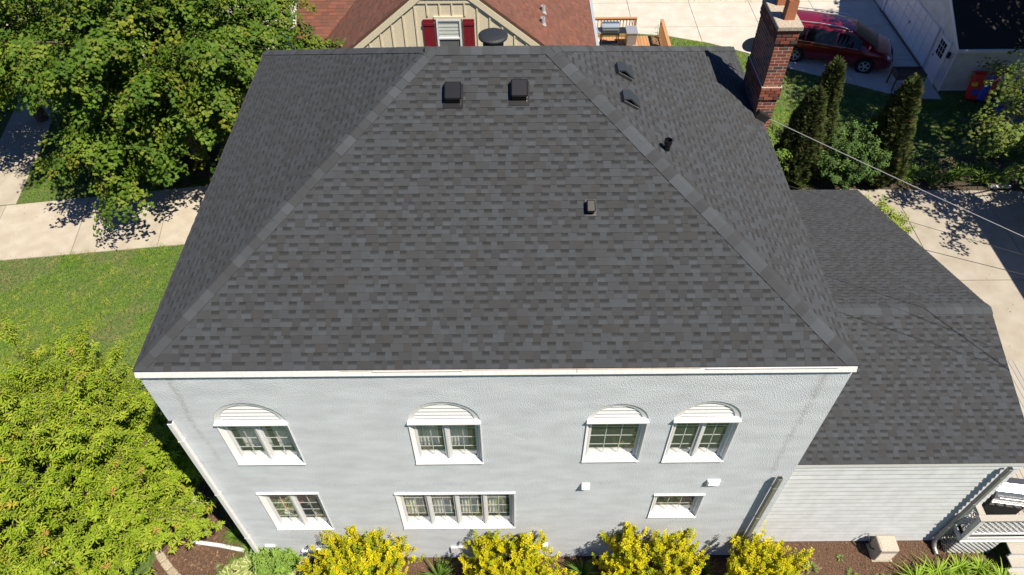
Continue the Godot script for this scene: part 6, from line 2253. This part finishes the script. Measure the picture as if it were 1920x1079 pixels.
func build_yard_things() -> void:
	# raised planter
	var o := thing("raised_planter", "dark raised planter box on four legs beside the garage door", "planter", Vector3(17.35, 0.03, -20.45), 0.0)
	for s in [[Vector3(1.2, 0.28, 0.03), Vector3(0, 0.66, 0.29)], [Vector3(1.2, 0.28, 0.03), Vector3(0, 0.66, -0.29)], [Vector3(0.03, 0.28, 0.55), Vector3(-0.585, 0.66, 0)], [Vector3(0.03, 0.28, 0.55), Vector3(0.585, 0.66, 0)]]:
		bx(s[0], s[1], "side_panel", M.planter, o)
	bx(Vector3(1.14, 0.03, 0.55), Vector3(0, 0.54, 0), "bottom_panel", M.planter, o)
	bx(Vector3(1.14, 0.16, 0.55), Vector3(0, 0.64, 0), "soil", M.mulch, o)
	for sx in [-1, 1]:
		for sz in [-1, 1]:
			bx(Vector3(0.05, 0.8, 0.05), Vector3(sx * 0.6, 0.4, sz * 0.31), "leg", M.planter, o)
	# plastic play set
	var t := thing("plastic_play_set", "red, yellow and blue plastic play set leaning by the garage wall", "toy", Vector3(20.15, 0, -19.55), -0.1)
	var mb := MB.new()
	mb.cbox(Vector3(0, 0.62, 0), Vector3(1.05, 1.2, 0.34), 0.08, Basis(Vector3.RIGHT, -0.25))
	obj("red_panel", mb, M.toy_red, t)
	mb = MB.new()
	mb.cbox(Vector3(0.08, 0.64, 0.13), Vector3(0.36, 1.16, 0.22), 0.07, Basis(Vector3.RIGHT, -0.25) * Basis(Vector3(0, 0, 1), -0.12))
	obj("blue_slide", mb, M.toy_blue, t)
	mb = MB.new()
	mb.cbox(Vector3(-0.3, 0.42, 0.14), Vector3(0.36, 0.34, 0.2), 0.06, Basis(Vector3.RIGHT, -0.25))
	obj("blue_step", mb, M.toy_blue, t)
	for q in [Vector3(-0.4, 0.75, 0.1), Vector3(0.42, 0.5, 0.12), Vector3(-0.02, 0.9, 0.16)]:
		mb = MB.new()
		mb.cbox(q, Vector3(0.22, 0.2, 0.2), 0.05, Basis(Vector3.RIGHT, -0.25))
		obj("yellow_piece", mb, M.toy_yellow, t)
	var pl := thing("blue_pool", "blue plastic paddling pool half hidden by the right tree", "paddling pool", Vector3(21.3, 0, -18.3))
	mb = MB.new()
	mb.lathe(Vector3.ZERO, [[0.0, 0.02], [0.85, 0.02], [0.95, 0.28], [1.0, 0.3], [0.92, 0.31], [0.82, 0.06], [0.0, 0.05]], 24)
	obj("shell", mb, M.toy_blue, pl)
	var bd := thing("white_planks", "short stack of white planks at the far end of the side driveway", "planks", Vector3(18.5, 0.03, -13.75))
	for k in 3:
		bx(Vector3(0.75, 0.035, 0.12), Vector3(0.01 * k, 0.02 + k * 0.037, 0.02 * k), "plank", M.white, bd)
	# white drain pipe and tee on the left mulch
	var dp := thing("drain_pipe", "white downspout extension pipe lying on the left mulch bed", "pipe", Vector3(-7.1, 0.02, -0.3))
	mb = MB.new()
	mb.tube([Vector3(-0.68, 0.055, -0.12), Vector3(0.0, 0.055, -0.02), Vector3(0.62, 0.06, 0.11)], [0.052, 0.052, 0.052], 12, false)
	obj("pipe", mb, M.white, dp)
	mb = MB.new()
	mb.tube([Vector3(-0.72, 0.055, -0.126), Vector3(-0.66, 0.055, -0.117)], [0.06, 0.06], 12, true)
	obj("collar", mb, M.white, dp)
	var cap := thing("cleanout_cap", "tiny white round cap on the left mulch", "cap", Vector3(-7.55, 0.01, -0.72))
	mb = MB.new()
	mb.lathe(Vector3.ZERO, [[0.04, 0.0], [0.04, 0.05], [0.03, 0.06], [0.0, 0.062]], 12)
	obj("cap", mb, M.white, cap)
	mb = MB.new()
	mb.lathe(Vector3.ZERO, [[0.055, 0.0], [0.055, 0.02], [0.04, 0.022]], 12)
	obj("ring", mb, M.white_old, cap)
	# cables
	var sag := func(a: Vector3, b: Vector3, s: float, n := 18) -> Array:
		var r := []
		for i in n + 1:
			var t2 := i / float(n)
			r.append(a.lerp(b, t2) - Vector3.UP * s * 4.0 * t2 * (1.0 - t2))
		return r
	var rd := func(x: float) -> Array:
		var r := []
		for i in 19: r.append(x)
		return r
	var c1 := MB.new()
	c1.tube(sag.call(Vector3(6.27, 8.0, -7.0), Vector3(16.4, 7.9, 2.35), 0.08), rd.call(0.009), 6)
	tag(obj("service_cable", c1, M.cable), "thick pale cable running from the chimney foot across the right side", "cable")
	var c2 := MB.new()
	c2.tube(sag.call(Vector3(6.04, 7.95, -3.75), Vector3(17.0, 7.9, 0.65), 0.06), rd.call(0.0065), 5)
	tag(obj("thin_cable", c2, M.cable_black), "lower thin dark cable crossing above the wing roof", "cable")
	var c3 := MB.new()
	c3.tube(sag.call(Vector3(6.04, 7.95, -4.75), Vector3(17.0, 7.85, 0.6), 0.06), rd.call(0.005), 5)
	tag(obj("thin_cable", c3, M.cable_black), "upper thin dark cable crossing above the wing roof", "cable")
	# pots on the inner sill of the lower left window
	for q in [[-4.9, "potted red-leaved plant behind the left sash of the lower left window"], [-4.2, "potted green plant behind the right sash of the lower left window"]]:
		var hp := thing("house_plant", q[1], "potted plant", Vector3(q[0], 1.93, -0.45))
		mb = MB.new()
		mb.lathe(Vector3.ZERO, [[0.0, 0.0], [0.09, 0.0], [0.13, 0.22], [0.0, 0.2]], 14)
		obj("pot", mb, M.terracotta, hp)
		mb = MB.new()
		for k in 60:
			leaf_lance(mb, Vector3(rng.randfn(0, 0.08), 0.25 + rng.randf() * 0.5, rng.randfn(0, 0.08)), Vector3(rng.randfn(), 0.5, rng.randfn()).normalized(), Vector3.UP, 0.18, 0.06, Color(0.3, 0.06, 0.05) if q[0] < -4.5 and k % 2 else Color(0.15, 0.25, 0.06))
		obj("leaves", mb, M.leaf, hp)
		bx(Vector3(0.3, 0.03, 0.3), Vector3(0, -0.016, 0), "stand", M.white, hp)

func _ready() -> void:
	rng.seed = 1
	# camera
	var cam := Camera3D.new()
	cam.name = "camera"
	add_child(cam)
	cam.fov = 43.05
	cam.near = 0.1
	cam.far = 400.0
	var pitch := 0.8443
	cam.transform = Transform3D(Basis.from_euler(Vector3(-pitch, 0.0003, 0.0)) * Basis(Vector3(0, 0, 1), -0.0086), Vector3(0.2833, 18.0305, 7.0462))
	cam.current = true
	# sky and sun
	var env := Environment.new()
	env.background_mode = Environment.BG_SKY
	var sm := ProceduralSkyMaterial.new()
	sm.sky_top_color = Color(0.27, 0.43, 0.72)
	sm.sky_horizon_color = Color(0.66, 0.75, 0.85)
	sm.sky_curve = 0.12
	sm.ground_bottom_color = Color(0.2, 0.22, 0.16)
	sm.ground_horizon_color = Color(0.55, 0.62, 0.66)
	var sky := Sky.new()
	sky.sky_material = sm
	env.sky = sky
	env.background_energy_multiplier = 0.42
	env.tonemap_mode = Environment.TONE_MAPPER_LINEAR
	env.tonemap_exposure = 1.8
	env.sdfgi_enabled = true
	env.ssao_enabled = true
	env.ssil_enabled = true
	var we := WorldEnvironment.new()
	we.environment = env
	add_child(we)
	var sun := DirectionalLight3D.new()
	sun.name = "sun"
	sun.light_color = Color(1.0, 0.955, 0.88)
	sun.light_energy = 1.6
	sun.light_angular_distance = 0.5
	sun.shadow_enabled = true
	add_child(sun)
	sun.look_at_from_position(Vector3(10, 21.4, 8.1), Vector3.ZERO)
	# materials
	make_materials()
	M.stucco = stucco_material()
	M.stucco_plain = mat(lin(0.58, 0.6, 0.62), 0.9)
	M.deck_grey_plain = tex(mat(lin(0.42, 0.39, 0.35), 0.8), M.deck_grey.albedo_texture, 2.0)
	M.brown_deck = mat(lin(0.1, 0.05, 0.035), 0.95)
	M.slate_gutter = mat(lin(0.3, 0.34, 0.38), 0.5)
	M.black_roof = tex(mat(lin(0.02, 0.02, 0.021), 0.95), M.shingle.albedo_texture, 1.5)
	M.fan_cap = mat(lin(0.014, 0.016, 0.02), 0.6)
	M.drive_grey = tex(mat(lin(0.31, 0.283, 0.242), 0.9), M.concrete.albedo_texture, 0.2)
	M.steel_blue = mat(lin(0.25, 0.3, 0.36), 0.3, 0.8)
	M.planter = tex(mat(lin(0.09, 0.075, 0.065), 0.7), M.siding_shade.albedo_texture, 2.0)
	M.head_glass = mat(lin(0.55, 0.56, 0.58), 0.1, 0.4)
	M.leaf_gold = vmat(Color(1, 1, 1), 0.5)
	M.leaf_gold.backlight_enabled = true
	M.leaf_gold.backlight = Color(0.72, 0.66, 0.1)
	M.leaf_gold.metallic_specular = 0.3
	# setting, buildings, objects
	build_ground()
	build_house()
	build_wing()
	build_neighbour()
	build_garage()
	build_offside_house()
	build_side_deck()
	build_condenser()
	build_back_deck()
	build_van()
	build_yard_things()
	build_plants()
